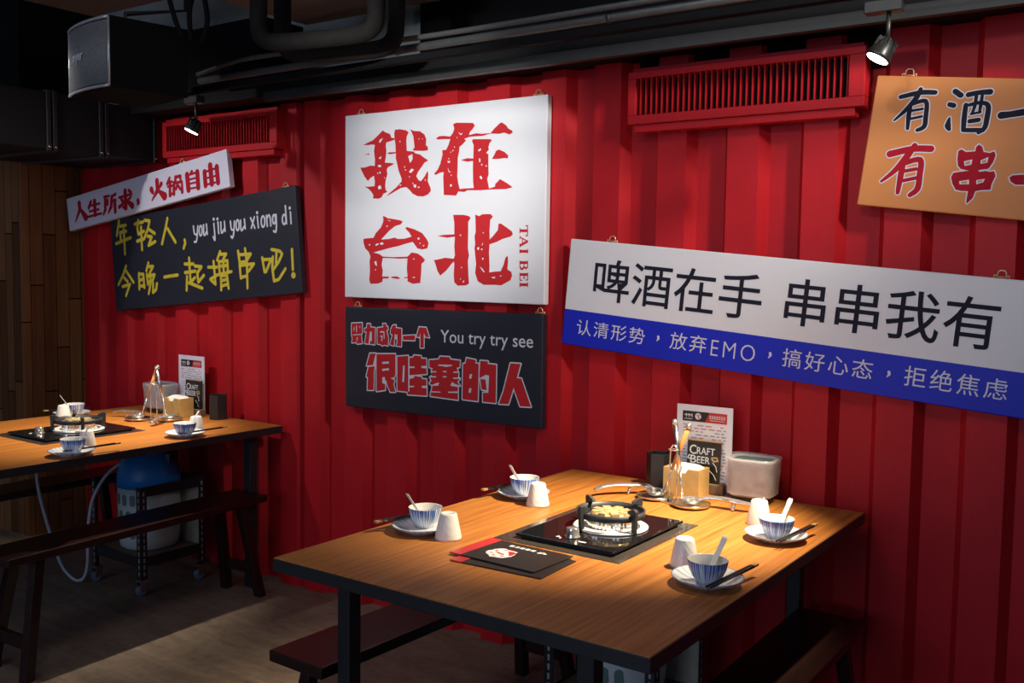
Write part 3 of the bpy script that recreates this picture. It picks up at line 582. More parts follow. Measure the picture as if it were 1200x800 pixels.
# --- narrow tilted white sign
Eb = Board('wall_sign', 'narrow tilted white sign with red characters over the black handwritten sign', (77.4, 233), (264.6, 174.5), (270, 218.6), (81.6, 270.8), M['lilac'], y=-0.068, th=0.03)
rd = Ink(); k = 5.854; c = Eb.crop(75, 170, k); m = Eb.scale(k, 170, 220)
for p, ws in [([(105,400),(110,440),(80,525)],[22,18,5]),([(110,435),(150,495)],[10,28]),
    ([(185,390),(170,430)],14),([(185,415),(245,400)],7),([(175,455),(240,440)],7),([(210,385),(215,475)],20),([(165,492),(258,468)],8),
    ([(275,355),(310,348)],8),([(283,365),(285,440),(272,475)],[16,16,8]),([(300,375),(300,405)],12),([(285,410),(300,405)],6),([(355,335),(325,355)],10),([(328,355),(325,420),(305,465)],[16,16,6]),([(330,385),(358,378)],7),([(348,380),(352,455)],17),
    ([(378,360),(465,335)],8),([(420,315),(425,430),(405,425)],[20,20,8]),([(395,370),(405,390)],14),([(380,425),(415,395)],[14,8]),([(460,355),(430,385)],9),([(425,375),(468,415)],[10,24]),([(445,310),(460,325)],12),([(508,380),(512,395),(503,408)],[16,14,4]),
    ([(600,305),(610,325)],[22,14]),([(668,265),(650,300)],[16,8]),([(638,245),(642,310),(605,380)],[20,18,5]),([(645,310),(690,350)],[8,30]),
    ([(725,225),(708,265)],10),([(715,260),(742,250)],7),([(712,285),(742,278)],7),([(728,255),(728,345),(745,330)],[14,14,5]),([(765,220),(765,250)],12),([(765,220),(800,212),(800,245)],10),([(755,260),(755,335)],14),([(755,262),(810,250),(812,320)],[8,8,14]),([(782,255),(770,300)],10),([(785,280),(798,300)],10),
    ([(878,180),(870,195)],10),([(845,205),(855,305)],22),([(845,208),(915,185)],6),([(915,185),(922,290)],20),([(850,240),(915,222)],5),([(852,268),(918,252)],5),([(855,300),(920,288)],5),
    ([(965,185),(972,275)],20),([(965,185),(1050,155)],6),([(1048,150),(1058,255)],20),([(1003,140),(1015,262)],22),([(970,228),(1052,208)],5),([(972,272),(1055,252)],5)]:
    ws = ws if isinstance(ws, list) else [ws]*len(p)
    rd.stroke(c(p), [(x*1.12+2.5)*m for x in ws], 0.0007)
rd.build('red_lettering', M['crimson'], Eb.root)
Eb.hanger(211, 191)

# ------------------------------------------------------------------ vents on the container wall
def vent(x0, x1, z0, z1, label, n):
    t = thing('wall_vent', label, 'vent', ((x0+x1)/2, 0, z0)); W = (x1-x0)/2; H = z1-z0; yf = -0.06
    fr = MB(); b = 0.030
    fr.box(-W, W, yf, -0.001, 0, b); fr.box(-W, W, yf, -0.001, H-0.022, H)
    fr.box(-W, -W+b, yf, -0.001, b, H-0.022); fr.box(W-b*1.6, W, yf, -0.001, b, H-0.022)
    fr.box(-W+0.02, W-0.03, yf+0.012, -0.001, -0.026, 0)       # lower flange
    fr.box(-W+0.01, W-0.01, yf+0.014, -0.001, H, H+0.014)
    fr.build('frame', M['red'], t, 0.002, 2)
    MB().box(-W+b, W-b*1.6, -0.012, -0.003, b, H-0.022).build('backing', M['dull'], t)
    a, e = -W+b, W-b*1.6
    for i in range(n):
        x = a+(i+0.7)*(e-a)/n
        mt = Matrix.Translation((x, yf+0.016, 0)) @ Matrix.Rotation(math.radians(0), 4, 'Z')
        MB().box(-0.0016, 0.0016, -0.008, 0.012, b-0.004, H-0.018, mat=mt).build('louver', M['red'], t)
    return t
vent(-1.661, -0.866, 1.974, 2.150, 'red louvred wall vent above the blue banded sign', 36)
vent(-4.262, -3.432, 2.000, 2.172, 'red louvred wall vent behind the spotlight at left', 38)

# ------------------------------------------------------------------ track spotlights
def track_lamp(name, loc, aim, label, power, ang, col):
    t = thing(name, label, 'lamp', loc)
    ax = (Vector(aim)-Vector(loc)).normalized(); hx = (ax+Vector((-0.03, -0.10, 0.0))).normalized(); q = (-hx).to_track_quat('Z', 'Y').to_matrix().to_4x4()
    MB().lathe([(0, 0.056), (0.014, 0.056), (0.020, 0.048), (0.026, 0.036), (0.031, 0.018), (0.033, 0.008), (0.033, 0.0), (0.030, 0.0), (0.029, 0.002), (0, 0.002)], 28, mat=q).build('lamp_head', M['lampbody'], t)
    fins = MB()
    for kk in range(10):
        r = Matrix.Rotation(2*PI*kk/10, 4, 'Z'); fins.box(0.017, 0.0285, -0.001, 0.001, 0.024, 0.054, mat=q @ r)
    fins.build('cooling_fins', M['lampbody'], t)
    MB().lathe([(0, 0.001), (0.0288, 0.001), (0.0288, -0.001), (0.02, -0.003), (0, -0.004)], 28, mat=q).build('lens', M['lens'], t)
    top = q @ Vector((0, 0, 0.05))
    st = MB(); st.tube([top, top+Vector((0, 0, 0.035)), Vector((top.x, top.y, 0.125))], 0.006, 10); st.build('stem', M['lampbody'], t)
    MB().box(top.x-0.06, top.x+0.035, top.y-0.018, top.y+0.018, 0.118, 0.150).build('adapter', M['lampbody'], t, 0.003)
    l = spot(name+'_light', Vector(loc)+hx*0.010+ax*0.012, aim, power, ang, 1.0, col, 0.026); return t
track_lamp('track_spotlight', tuple(on_y(1028, 69, -0.4)), (-1.34, -0.60, 0.75), 'lit black track spotlight beside the orange sign', LAMP_POWER*4.9, 55, (1.0, 0.83, 0.56))
track_lamp('track_spotlight', tuple(on_y(224, 154, -0.4)), (-3.90, -0.72, 0.75), 'lit black track spotlight above the narrow tilted sign', LAMP_POWER*2.2, 64, (1.0, 0.86, 0.64))
tag(MB().box(-3.95, 0.85, -0.417, -0.383, 2.198, 2.222).build('lighting_track', M['dull'], None, 0.003), 'black lighting track the two lit spotlights hang from', 'light track')

# ------------------------------------------------------------------ overhead services
tag(MB().box(-4.30, -3.30, -0.255, -0.02, 2.265, 2.52).build('air_duct', M['dull'], None, 0.004), 'short black duct behind the speaker, against the grey upper wall', 'duct')
def pipe(name, pts, r, mat, label, cat='pipe', n=12, group=None):
    return tag(MB().tube(pts, r, n).build(name, mat), label, cat, group)
pc = thing('conduit', 'long grey conduit along the wall top, left end above the left spotlight', 'pipe', (-1.5, -0.3, 2.276))
MB().tube([(-2.15, 0, 0), (2.3, 0, 0)], 0.015, 12).build('pipe', M['conduit'], pc)
pcl = MB()
for x in (-1.0, -0.1, 0.75): pcl.lathe([(0.0135, -0.006), (0.0175, -0.006), (0.0175, 0.006), (0.0135, 0.006)], 16, mat=Matrix.Translation((x, 0, 0)) @ Matrix.Rotation(PI/2, 4, 'Y'))
pcl.build('pipe_clip', M['dgrey'], pc)
tag(MB().tube(smooth_path([(-3.64, -0.32, 2.30), (-3.35, -0.32, 2.33), (-3.0, -0.32, 2.325), (-2.4, -0.32, 2.305), (-1.5, -0.33, 2.30), (-0.2, -0.33, 2.30)], 6), 0.010, 8).build('cable', M['conduit']), 'thin grey cable sagging beside the long grey conduit', 'cable')
def upipe(pts, r, label):
    P = [at_depth(u, v, q*1.29) for u, v, q in pts]; pipe('insulated_pipe', smooth_path(P, 7), r, M['foam'], label, 'pipe', 18)
upipe([(303,-12,2.62),(303,6,2.62),(303,28,2.62),(306,42,2.62),(318,49,2.61),(350,48,2.60),(400,43,2.58),(428,38,2.57),(439,28,2.57),(441,8,2.57),(441.5,-12,2.57)], 0.0295, 'thick dark insulated pipe bent into a U, the nearer of two')
upipe([(331,-3,2.76),(331,20,2.76),(332,48,2.76),(340,60,2.75),(360,63,2.74),(410,61,2.72),(446,57,2.71),(461,46,2.70),(464,26,2.70),(465,-5,2.70)], 0.031, 'thick dark insulated pipe bent into a U, the farther of two')
def ac(px, py, z, sx, sy, h, label):
    p = on_z(px, py, z); t = thing('ceiling_unit', label, 'air conditioner', (p.x, p.y, z))
    MB().box(0, sx, -sy, 0, 0, h).build('housing', M['acunit'], t, 0.006)
    MB().box(0.02, sx-0.02, -sy+0.02, -0.02, -0.006, 0.001).build('bottom_panel', M['acunit'], t, 0.002)
    rods = MB()
    for x, y in ((0.05, -0.05), (sx-0.05, -0.05), (0.05, -sy+0.05), (sx-0.05, -sy+0.05)): rods.tube([(x, y, h), (x, y, 3.949-z)], 0.005, 8)
    rods.build('hanger_rods', M['dgrey'], t)
ac(112, 20, 2.56, 0.75, 0.75, 0.24, 'grey ceiling unit just above the speaker')
ac(360, 30, 2.46, 0.75, 0.70, 0.22, 'grey ceiling unit above the two bent insulated pipes')
for i, pts in enumerate([[(196,-10),(205,22),(214,45)],[(238,-10),(243,24),(236,50)],[(228,-10),(222,14),(224,48)]]):
    tag(MB().tube(smooth_path([at_depth(a, b, 3.55) for a, b in pts], 6), 0.009, 8).build('cable', M['dull']), ['black cable hanging from the ceiling just right of the speaker', 'black cable at the right of three hanging cables', 'black cable between two others hanging right of the speaker'][i], 'cable')
# boxed black duct sections stepping away from the wall at left
for y0, y1, lab, h in [(-0.315, -0.03, 'black duct section nearest the red wall at left', 0.2), (-0.575, -0.325, 'black duct section in the middle of three at left', 0.21), (-1.10, -0.585, 'black duct section farthest from the red wall at left', 0.21)]:
    t = thing('duct_section', lab, 'duct', (-4.35, (y0+y1)/2, 1.99)); d = (y1-y0)/2
    MB().box(-0.70, 0.0, -d+0.02, d-0.02, 0.0, h+0.05).build('casing', M['duct'], t, 0.004)
    fl = MB(); fl.box(-0.705, 0.007, -d, -d+0.02, -0.007, h+0.057); fl.box(-0.705, 0.007, d-0.02, d, -0.007, h+0.057); fl.build('flange', M['blackm'], t, 0.002)
    bo = MB()
    for sy in (-1, 1):
        bo.lathe([(0, 0.006), (0.006, 0.006), (0.006, 0), (0, 0)], 8, mat=Matrix.Translation((0.007, sy*(d-0.01), 0.012)) @ Matrix.Rotation(PI/2, 4, 'Y'))
    bo.build('bolts', M['steel'], t)
# speaker
c0 = at_depth(126, 101, 3.6); c1 = on_z(190, 110, c0.z); sd = (c1-c0); sd.z = 0; sd.normalize(); fd = Vector((-sd.y, sd.x, 0))
if fd.x > 0: fd = -fd
t = thing('loudspeaker', 'black loudspeaker with curved grey grille hanging near the ceiling', 'speaker', c0)
Wf, Dp, Hs = 0.37, 0.30, 0.258
def sp(a, b, z): v = fd*a+sd*b; return (v.x, v.y, z)
front = [(Wf*i/12, -0.022*math.sin(PI*i/12)**0.8) for i in range(13)]
pl = front+[(Wf, Dp), (0, Dp)]
mb = MB(); n = len(pl); mb.add([sp(a, b+0.012, 0) for a, b in pl]+[sp(a, b+0.012, Hs) for a, b in pl], [tuple(range(n)), tuple(range(n, 2*n))]+[(i, (i+1) % n, n+(i+1) % n, n+i) for i in range(n)])
mb.build('cabinet', M['dull'], t)
mb = MB()
for i in range(12): mb.add([sp(front[i][0]*0.97+0.005, front[i][1]+0.002, 0.016), sp(front[i+1][0]*0.97+0.005, front[i+1][1]+0.002, 0.016), sp(front[i+1][0]*0.97+0.005, front[i+1][1]+0.002, Hs-0.016), sp(front[i][0]*0.97+0.005, front[i][1]+0.002, Hs-0.016),
    sp(front[i][0]*0.97+0.005, front[i][1]+0.011, 0.016), sp(front[i+1][0]*0.97+0.005, front[i+1][1]+0.011, 0.016), sp(front[i+1][0]*0.97+0.005, front[i+1][1]+0.011, Hs-0.016), sp(front[i][0]*0.97+0.005, front[i][1]+0.011, Hs-0.016)],
    [(0, 1, 2, 3), (4, 7, 6, 5), (0, 4, 5, 1), (3, 2, 6, 7)], 0, True)
mb.build('grille', M['grille'], t, fix=True)
mb = MB()
mb.tube([sp(a, b+0.004, 0.006) for a, b in front], 0.006, 8); mb.tube([sp(a, b+0.004, Hs-0.006) for a, b in front], 0.006, 8)
mb.tube([sp(0, 0.006, 0.004), sp(0, 0.006, Hs-0.004)], 0.005, 8); mb.tube([sp(Wf, 0.006, 0.004), sp(Wf, 0.006, Hs-0.004)], 0.005, 8)
mb.build('silver_trim', M['silver'], t)
vs, fs = glyphs('myer', 0.025); lg = MB(); x1 = max(p[0] for p in vs)
lg.add([sp(0.275-0.11*x/x1, -0.022*math.sin(PI*(0.275-0.11*x/x1)/Wf)**0.8-0.0030, 0.118+y*0.050) for x, y in vs], [f for f in fs]); lg.build('badge', M['enamel'], t, fix=False)
br = MB(); br.tube([sp(Wf/2, Dp/2, Hs-0.01), sp(Wf/2, Dp/2, Hs+0.06), sp(Wf/2, Dp+0.1, Hs+0.12), sp(Wf/2, Dp+0.1, 3.949-c0.z)], 0.010, 8); br.build('bracket', M['blackm'], t)

# ------------------------------------------------------------------ tables and benches
TW, TD, TH = 1.048, 1.42, 0.75
def table(x0, legs, label):
    t = thing('dining_table', label, 'table', (x0, 0, 0))
    MB().box(0, TW, -0.03-TD, -0.034, TH-0.033, TH).build('tabletop', M['wood'], t, 0.003, 3)
    MB().box(-0.0012, TW+0.0012, -0.0312-TD, -0.0328, TH-0.0345, TH-0.0018).build('edge_band', M['blackm'], t, 0.002)
    for x, y in legs:
        MB().box(x-x0-0.021, x-x0+0.021, y-0.021, y+0.021, 0.0, TH-0.034).build('leg', M['blackm'], t, 0.002)
    fr = MB()
    (xa, ya), (xb, yb) = legs[0], legs[3]
    for y in (ya, yb): fr.box(min(xa, xb)-x0+0.021, max(xa, xb)-x0-0.021, y-0.015, y+0.015, TH-0.064, TH-0.0346)
    fr.build('frame_rails', M['blackm'], t, 0.002)
    return t
table(-1.870, [(-1.755, -1.30), (-1.040, -1.30), (-1.755, -0.12), (-1.000, -0.12)], 'wood topped dining table in front, beneath the blue banded sign')
table(-4.475, [(-4.36, -1.30), (-3.555, -1.30), (-4.36, -0.12), (-3.545, -0.12)], 'wood topped dining table at left, beside the wooden wall')
def make_bench(label, loc, rz, L=1.22, Wd=0.205):
    t = thing('bench', label, 'bench', loc, rz)
    MB().box(-Wd/2, Wd/2, -L/2, L/2, 0.418, 0.45).build('seat', M['bench'], t, 0.005, 3)
    for sy in (-1, 1):
        for sx in (-1, 1):
            a = Vector((sx*(Wd/2-0.035), sy*(L/2-0.13), 0.4175)); b = Vector((sx*(Wd/2+0.005), sy*(L/2-0.055), 0.0))
            e = 0.019; lo = [(b.x-e, b.y-e, 0), (b.x+e, b.y-e, 0), (b.x+e, b.y+e, 0), (b.x-e, b.y+e, 0)]
            hi = [(a.x-e, a.y-e, a.z), (a.x+e, a.y-e, a.z), (a.x+e, a.y+e, a.z), (a.x-e, a.y+e, a.z)]
            MB().hexa(lo, hi).build('leg', M['bench'], t, 0.002)
        y = sy*(L/2-0.075); MB().box(-Wd/2-0.002+0.022, Wd/2+0.002-0.022, y-0.012, y+0.012, 0.105, 0.15).build('crossbar', M['bench'], t, 0.002)
    return t
b0 = make_bench('dark wooden bench along the right side of the left table', (-3.475, -0.75, 0), math.radians(3.6))
dup(b0, (-1.886, -0.742, 0), math.radians(-1.6), 'dark wooden bench along the left side of the front table')
dup(b0, (-0.872, -0.742, 0), math.radians(0.8), 'dark wooden bench at the right side of the front table')
dup(b0, (-4.42, -0.742, 0), math.radians(1.5), 'dark wooden bench between the left table and the wooden wall')

# ------------------------------------------------------------------ gas carts, cylinders, hose
def make_cart(label, loc):
    W, Dd, H = 0.38, 0.34, 0.415          # near right corner at the origin, z measured from the floor
    t = thing('gas_cart', label, 'cart', loc); z0 = 0.075
    for x, y in ((0, 0), (-W, 0), (0, Dd), (-W, Dd)):
        sx = -1 if x == 0 else 1; sy = 1 if y == 0 else -1
        p = MB(); p.box(*(sorted((x, x+sx*0.032))), *(sorted((y, y+sy*0.003))), z0, z0+H); p.box(*(sorted((x, x+sx*0.003))), *(sorted((y+sy*0.003, y+sy*0.032))), z0, z0+H)
        post = p.build('post', M['blackm'], t)
        h = MB()
        for i in range(13):
            zz = z0+0.025+i*0.030
            if y == 0: h.prism([(-0.005, 0.008), (0, 0.011), (0.005, 0.008), (0.003, -0.010), (-0.003, -0.010)], (x+sx*0.016, -0.0004, zz), (1, 0, 0), (0, 0, 1), (0, 0.0006, 0))
            if x == 0: h.prism([(-0.005, 0.008), (0, 0.011), (0.005, 0.008), (0.003, -0.010), (-0.003, -0.010)], (0.0004, y+sy*0.016, zz), (0, 1, 0), (0, 0, 1), (-0.0006, 0, 0))
        if h.v: h.build('slot_holes', M['hole'], post)
        wy = y+sy*0.016; wx = x+sx*0.016
        w_ = MB(); w_.lathe([(0, -0.009), (0.020, -0.009), (0.024, -0.006), (0.024, 0.006), (0.020, 0.009), (0, 0.009)], 20, mat=Matrix.Translation((wx, wy-0.008, 0.0245)) @ Matrix.Rotation(PI/2, 4, 'Y') @ Matrix.Rotation(0.5, 4, 'X'))
        cst = w_.build('caster', M['wheel'], t)
        f_ = MB(); f_.box(wx-0.016, wx-0.013, wy-0.018, wy+0.014, 0.022, 0.064); f_.box(wx+0.013, wx+0.016, wy-0.018, wy+0.014, 0.022, 0.064); f_.box(wx-0.018, wx+0.018, wy-0.020, wy+0.018, 0.064, 0.075); f_.build('caster_fork', M['steel'], cst)
    zr = 0.130
    for zz, nm in ((zr, 'lower_rail'), (z0+H-0.045, 'upper_rail')):
        hh = 0.045; r = MB()
        if zz == zr: r.box(-W, 0, 0.0032, 0.006, zz, zz+hh)
        r.box(-W, 0, Dd-0.006, Dd-0.0032, zz, zz+hh)
        r.box(-0.006, -0.0032, 0.006, Dd-0.006, zz, zz+hh); r.box(-W+0.0032, -W+0.006, 0.006, Dd-0.006, zz, zz+hh)
        r.build(nm, M['blackm'], t)
    MB().box(-W+0.007, -0.007, 0.007, Dd-0.007, 0.158, 0.168).build('shelf', M['mdf'], t)
    MB().box(-0.20, -0.007, Dd-0.020, Dd-0.008, 0.169, 0.44).build('back_board', M['beige'], t)
    return t
def make_tank(label, loc):
    t = thing('gas_cylinder', label, 'gas cylinder', loc); R = 0.138
    MB().lathe([(0, 0), (R*0.82, 0), (R*0.93, 0.012), (R*0.98, 0.05), (R, 0.10), (R, 0.285), (0, 0.285)], 48).build('body_shell', M['tankwhite'], t)
    MB().lathe([(0, 0.286), (R*1.02, 0.286), (R*1.02, 0.33), (R*0.97, 0.37), (R*0.86, 0.41), (R*0.72, 0.435), (R*0.66, 0.445), (R*0.64, 0.47), (R*0.60, 0.47), (R*0.60, 0.435), (0, 0.43)], 48).build('dome', M['tankblue'], t)
    g = MB()
    for row in range(3):
        for kk in range(5):
            a = math.radians(-142+kk*19+(row % 2)*9); nx, ny = math.cos(a), math.sin(a); zc = 0.235-row*0.075
            tx = Vector((-ny, nx, 0))
            pts = [(0.014*math.cos(q), 0.020*(1 if math.sin(q) > 0 else -1)*0.6+0.014*math.sin(q)) for q in [2*PI*i/16 for i in range(16)]]
            g.prism(pts, (nx*(R-0.006), ny*(R-0.006), zc), tx, (0, 0, 1), (nx*0.0075, ny*0.0075, 0))
    g.build('windows', M['tankgreen'], t)
    v = MB(); v.lathe([(0, 0.43), (0.03, 0.43), (0.03, 0.455), (0.018, 0.46), (0.018, 0.49), (0, 0.49)], 20)
    v.box(-0.035, 0.035, -0.012, 0.012, 0.468, 0.484); v.build('valve', M['brass'], t)
    hd = MB()
    for a in (3.6, 0.5):
        nx, ny = math.cos(a), math.sin(a); tx = Vector((-ny, nx, 0))
        hd.prism([(-0.045, 0.39), (0.045, 0.39), (0.04, 0.44), (0.02, 0.455), (-0.02, 0.455), (-0.04, 0.44)], (nx*0.100, ny*0.100, 0), tx, (0, 0, 1), (nx*0.022, ny*0.022, 0))
    hd.build('hand_grips', M['tblack'], t)
    return t
cart0 = make_cart('black slotted steel cart on casters under the left table', (-3.80, -0.52, 0))
tank0 = make_tank('gas cylinder with blue dome on the cart under the left table', (-3.99, -0.345, 0.1685))
dup(cart0, (-1.245, -0.58, 0), None, 'black slotted steel cart mostly hidden beneath the front table')
dup(tank0, (-1.445, -0.405, 0.1685), None, 'gas cylinder mostly hidden beneath the front table')
hp = [on_y(u, v, y) for u, v, y in [(152,541,-0.42),(138,545,-0.46),(122,560,-0.50),(109,584,-0.54),(104,612,-0.56),(103,640,-0.565),(102.5,662,-0.57),(98,677,-0.58),(88,679,-0.60),(74,665,-0.63),(64,640,-0.66),(54,608,-0.70),(46,577,-0.74),(43,556,-0.76),(42.5,540,-0.77)]]
for p in hp: p.z = max(p.z, 0.0085)
hp[-1].z = min(hp[-1].z, 0.712)
tag(MB().tube(smooth_path(hp, 5), 0.0076, 10).build('gas_hose', M['hose']), 'grey gas hose looping from the left gas cylinder to the floor', 'hose')

# ------------------------------------------------------------------ stoves
def make_stove(label, loc):
    t = thing('gas_stove', label, 'stove', loc)
    MB().box(-0.152, 0.152, -0.202, 0.202, 0.006, 0.0135).build('glass_panel', M['glass'], t, 0.003, 3)
    MB().box(-0.14, 0.14, -0.19, 0.19, 0.0005, 0.006).build('base', M['tblack'], t)
    bx, by = 0.020, 0.015
    tr = MB(); tr.lathe([(0.067, 0.0140), (0.103, 0.0140), (0.105, 0.017), (0.099, 0.020), (0.074, 0.0180), (0.067, 0.0180), (0.067, 0.0140)], 48, (bx, by, 0)); tr.build('drip_tray', M['enamel'], t)
    bd = MB(); N = 72; prof = [(0.0, 0.014)]
    vs = []; 
    for zz in (0.014, 0.046):
        for kk in range(N): a = 2*PI*kk/N; r = 0.066-(0.003 if kk % 2 else 0); vs.append((bx+r*math.cos(a), by+r*math.sin(a), zz))
    bd.add(vs, [(kk, (kk+1) % N, N+(kk+1) % N, N+kk) for kk in range(N)]+[tuple(range(N))[::-1], tuple(range(N, 2*N))]); bd.build('burner', M['chrome'], t)
    cp = MB(); cp.lathe([(0, 0.0465), (0.052, 0.0465), (0.052, 0.053), (0.045, 0.056), (0.030, 0.054), (0.024, 0.054), (0.022, 0.059), (0.012, 0.061), (0, 0.061)], 36, (bx, by, 0))
    for kk in range(8):
        a = 2*PI*kk/8; mt = Matrix.Translation((bx, by, 0)) @ Matrix.Rotation(a, 4, 'Z'); cp.box(0.026, 0.052, -0.011, 0.011, 0.052, 0.0605, mat=mt)
    cp.build('burner_cap', M['brass'], t)
    rg = MB(); rg.lathe([(0.089, 0.046), (0.095, 0.046), (0.096, 0.063), (0.090, 0.063), (0.089, 0.046)], 56, (bx, by, 0))
    sup = rg.build('pan_support', M['iron'], t)
    for kk in range(4):
        a = math.radians(-22+90*kk); mt = Matrix.Translation((bx, by, 0)) @ Matrix.Rotation(a, 4, 'Z')
        p = MB(); poly2 = [(0.094, 0.0142), (0.108, 0.0142), (0.111, 0.076), (0.108, 0.082), (0.098, 0.083), (0.076, 0.073), (0.078, 0.067), (0.096, 0.063)]
        q = [mt @ Vector((x, -0.0055, z)) for x, z in poly2]; q2 = [mt @ Vector((x, 0.0055, z)) for x, z in poly2]; nn = len(poly2)
        p.add(q+q2, [tuple(range(nn)), tuple(range(nn, 2*nn))[::-1]]+[(i, (i+1) % nn, nn+(i+1) % nn, nn+i) for i in range(nn)])
        p.build('prong', M['iron'], sup, 0.0015)
    kx, ky = -0.005, -0.145
    kb = MB(); kb.lathe([(0, 0.014), (0.021, 0.014), (0.021, 0.017), (0.0175, 0.018), (0.0165, 0.038), (0.0155, 0.040), (0, 0.040)], 32, (kx, ky, 0)); kb.build('knob', M['chrome'], t)
    mk = MB()
    mk.lathe([(0, 0.0142), (0.010, 0.0142), (0, 0.0144)], 16, (0.020, -0.085, 0)); mk.build('flame_mark', M['redflame'], t)
    pm = MB()
    for x, y, w_, h_ in ((-0.030, -0.165, 0.020, 0.004), (-0.036, -0.160, 0.004, 0.010), (0.045, -0.170, 0.022, 0.008), (0.118, 0.030, 0.012, 0.003), (-0.022, -0.172, 0.004, 0.008)): pm.box(kx+x-w_/2, kx+x+w_/2, y-h_/2, y+h_/2, 0.0136, 0.0139)
    pm.build('printed_marks', M['inkwhite'], t)
    return t
def sheet(loc, label): tag(MB().box(-0.193, 0.193, -0.233, 0.233, 0, 0.0016).build('stove_mat', M['mat']), label, 'mat').location = loc
SX, SYY = -1.345, -0.730
sheet((SX-0.006, SYY-0.004, TH+0.0002), 'smoky glossy sheet under the stove on the front table')
st0 = make_stove('black glass gas stove in the middle of the front table', (SX, SYY, TH+0.0018))
LX, LY = -3.945, -0.745
sheet((LX-0.01, LY-0.004, TH+0.0002), 'smoky glossy sheet under the stove on the left table')
dup(st0, (LX, LY, TH+0.0018), None, 'black glass gas stove in the middle of the left table')

# ------------------------------------------------------------------ place settings
def make_plate():
    t = MB(); t.lathe([(0, 0.0), (0.045, 0.0), (0.047, 0.004), (0.070, 0.011), (0.0835, 0.019), (0.084, 0.0215), (0.080, 0.0205), (0.066, 0.0135), (0.050, 0.0075), (0, 0.006)], 56)
    return t.build('plate', M['plate'])
def make_bowl():
    t = MB(); t.lathe([(0, 0.004), (0.021, 0.004), (0.022, 0.0), (0.0255, 0.0), (0.0265, 0.007), (0.036, 0.018), (0.0435, 0.034), (0.0475, 0.054), (0.0468, 0.0555), (0.0455, 0.054), (0.0415, 0.035), (0.033, 0.019), (0.020, 0.0105), (0, 0.0095)], 56,
                      mis=[0, 0, 0, 0, 0, 0, 0, 0, 1, 1, 1, 1, 1])
    return t.build('bowl', [M['bowl'], M['china']])
def make_cup():
    t = MB(); t.lathe([(0.0345, 0.0), (0.0365, 0.0), (0.0360, 0.006), (0.0235, 0.066), (0.0215, 0.0695), (0.018, 0.0705), (0.0165, 0.0685), (0, 0.0685), (0, 0.060), (0.020, 0.060), (0.0345, 0.0)], 44)
    return t.build('cup', M['cup'])
def make_spoon():
    # Chinese soup spoon: shallow bowl at the origin, long channelled handle rising from it
    m_ = 12; n_ = 9; sec = [(-0.022, 0.004, 0.004), (-0.018, 0.012, 0.001), (-0.006, 0.0165, 0.0), (0.006, 0.016, 0.001), (0.018, 0.012, 0.006), (0.028, 0.0085, 0.014), (0.045, 0.0075, 0.031), (0.066, 0.0072, 0.052), (0.078, 0.0085, 0.064), (0.083, 0.005, 0.069)]
    vs = []
    for x, w_, z in sec:
        d = 0.007 if x < 0.015 else 0.0035
        for kk in range(n_): q = -1+2*kk/(n_-1); vs.append((x, q*w_, z+d*q*q*(1 if x < 0.05 else 0.5)))
    nb = len(vs); vs += [(a, b, e-0.0022) for a, b, e in vs]
    fs = []
    R_ = len(sec)
    for i in range(R_-1):
        for kk in range(n_-1):
            q = (i*n_+kk, i*n_+kk+1, (i+1)*n_+kk+1, (i+1)*n_+kk); fs.append(q); fs.append(tuple(nb+a for a in q[::-1]))
        for kk in (0, n_-1): a, b = i*n_+kk, (i+1)*n_+kk; fs.append((a, b, nb+b, nb+a))
    for i in (0, R_-1):
        for kk in range(n_-1): a, b = i*n_+kk, i*n_+kk+1; fs.append((a, b, nb+b, nb+a))
    return MB().add(vs, fs, 0, True).build('spoon', M['china'])
def make_chopstick():
    t = thing('chopstick', 'chopstick', 'chopstick')
    MB().hexa([(-0.0018, -0.105, -0.0018), (0.0018, -0.105, -0.0018), (0.0031, 0.094, -0.0031), (-0.0031, 0.094, -0.0031)], [(-0.0018, -0.105, 0.0018), (0.0018, -0.105, 0.0018), (0.0031, 0.094, 0.0031), (-0.0031, 0.094, 0.0031)]).build('shaft', M['chop'], t)
    MB().box(-0.0031, 0.0031, 0.094, 0.115, -0.0031, 0.0031).build('handle_end', M['gold'], t, 0.001)
    return t
protos = {}
def place(kind, make, loc, rot, label, cat, group=None):
    if kind not in protos:
        o = make(); protos[kind] = o
    else: o = dup(protos[kind], loc)
    o.location = loc; o.rotation_euler = rot; o['label'] = label; o['category'] = cat
    if group: o['group'] = group
    elif 'group' in o.keys(): del o['group']
    return o
def setting(pl, bo, cup, side, where, chop=None):
    """side +1: diner on the right of the table, -1: on the left (turned half round)."""
    rz = 0 if side > 0 else PI
    place('plate', make_plate, (pl[0], pl[1], TH+0.0005), (0, 0, random.random()*6), 'blue and white plate '+where, 'plate', 'plates of the place settings')
    place('bowl', make_bowl, (bo[0], bo[1], TH+0.0075), (0, 0, random.random()*6), 'blue streaked small bowl on the plate '+where, 'bowl', 'bowls of the place settings')
    place('spoon', make_spoon, (bo[0]-0.004*side, bo[1]-0.004*side, TH+0.023), (0, math.radians(-12), rz+math.radians(72)), 'white china spoon standing in the bowl '+where, 'spoon', 'china spoons in the bowls')
    place('cup', make_cup, (cup[0], cup[1], TH+0.0005), (0, 0, random.random()), 'white upturned cup by the plate '+where, 'cup', 'upturned cups by the plates')
    cx, cy = chop
    for i, (dx, nm) in enumerate(((0.0, 'inner'), (0.0085, 'outer'))):
        place('chopstick', make_chopstick, (cx+dx*side, cy, TH+0.0265), (math.radians(1.5), 0, rz-math.radians(8-i*1.5)), nm+' chopstick on the plate '+where, 'chopstick', 'chopsticks on the plates')
ft = 'of the front table'; lt = 'of the left table'
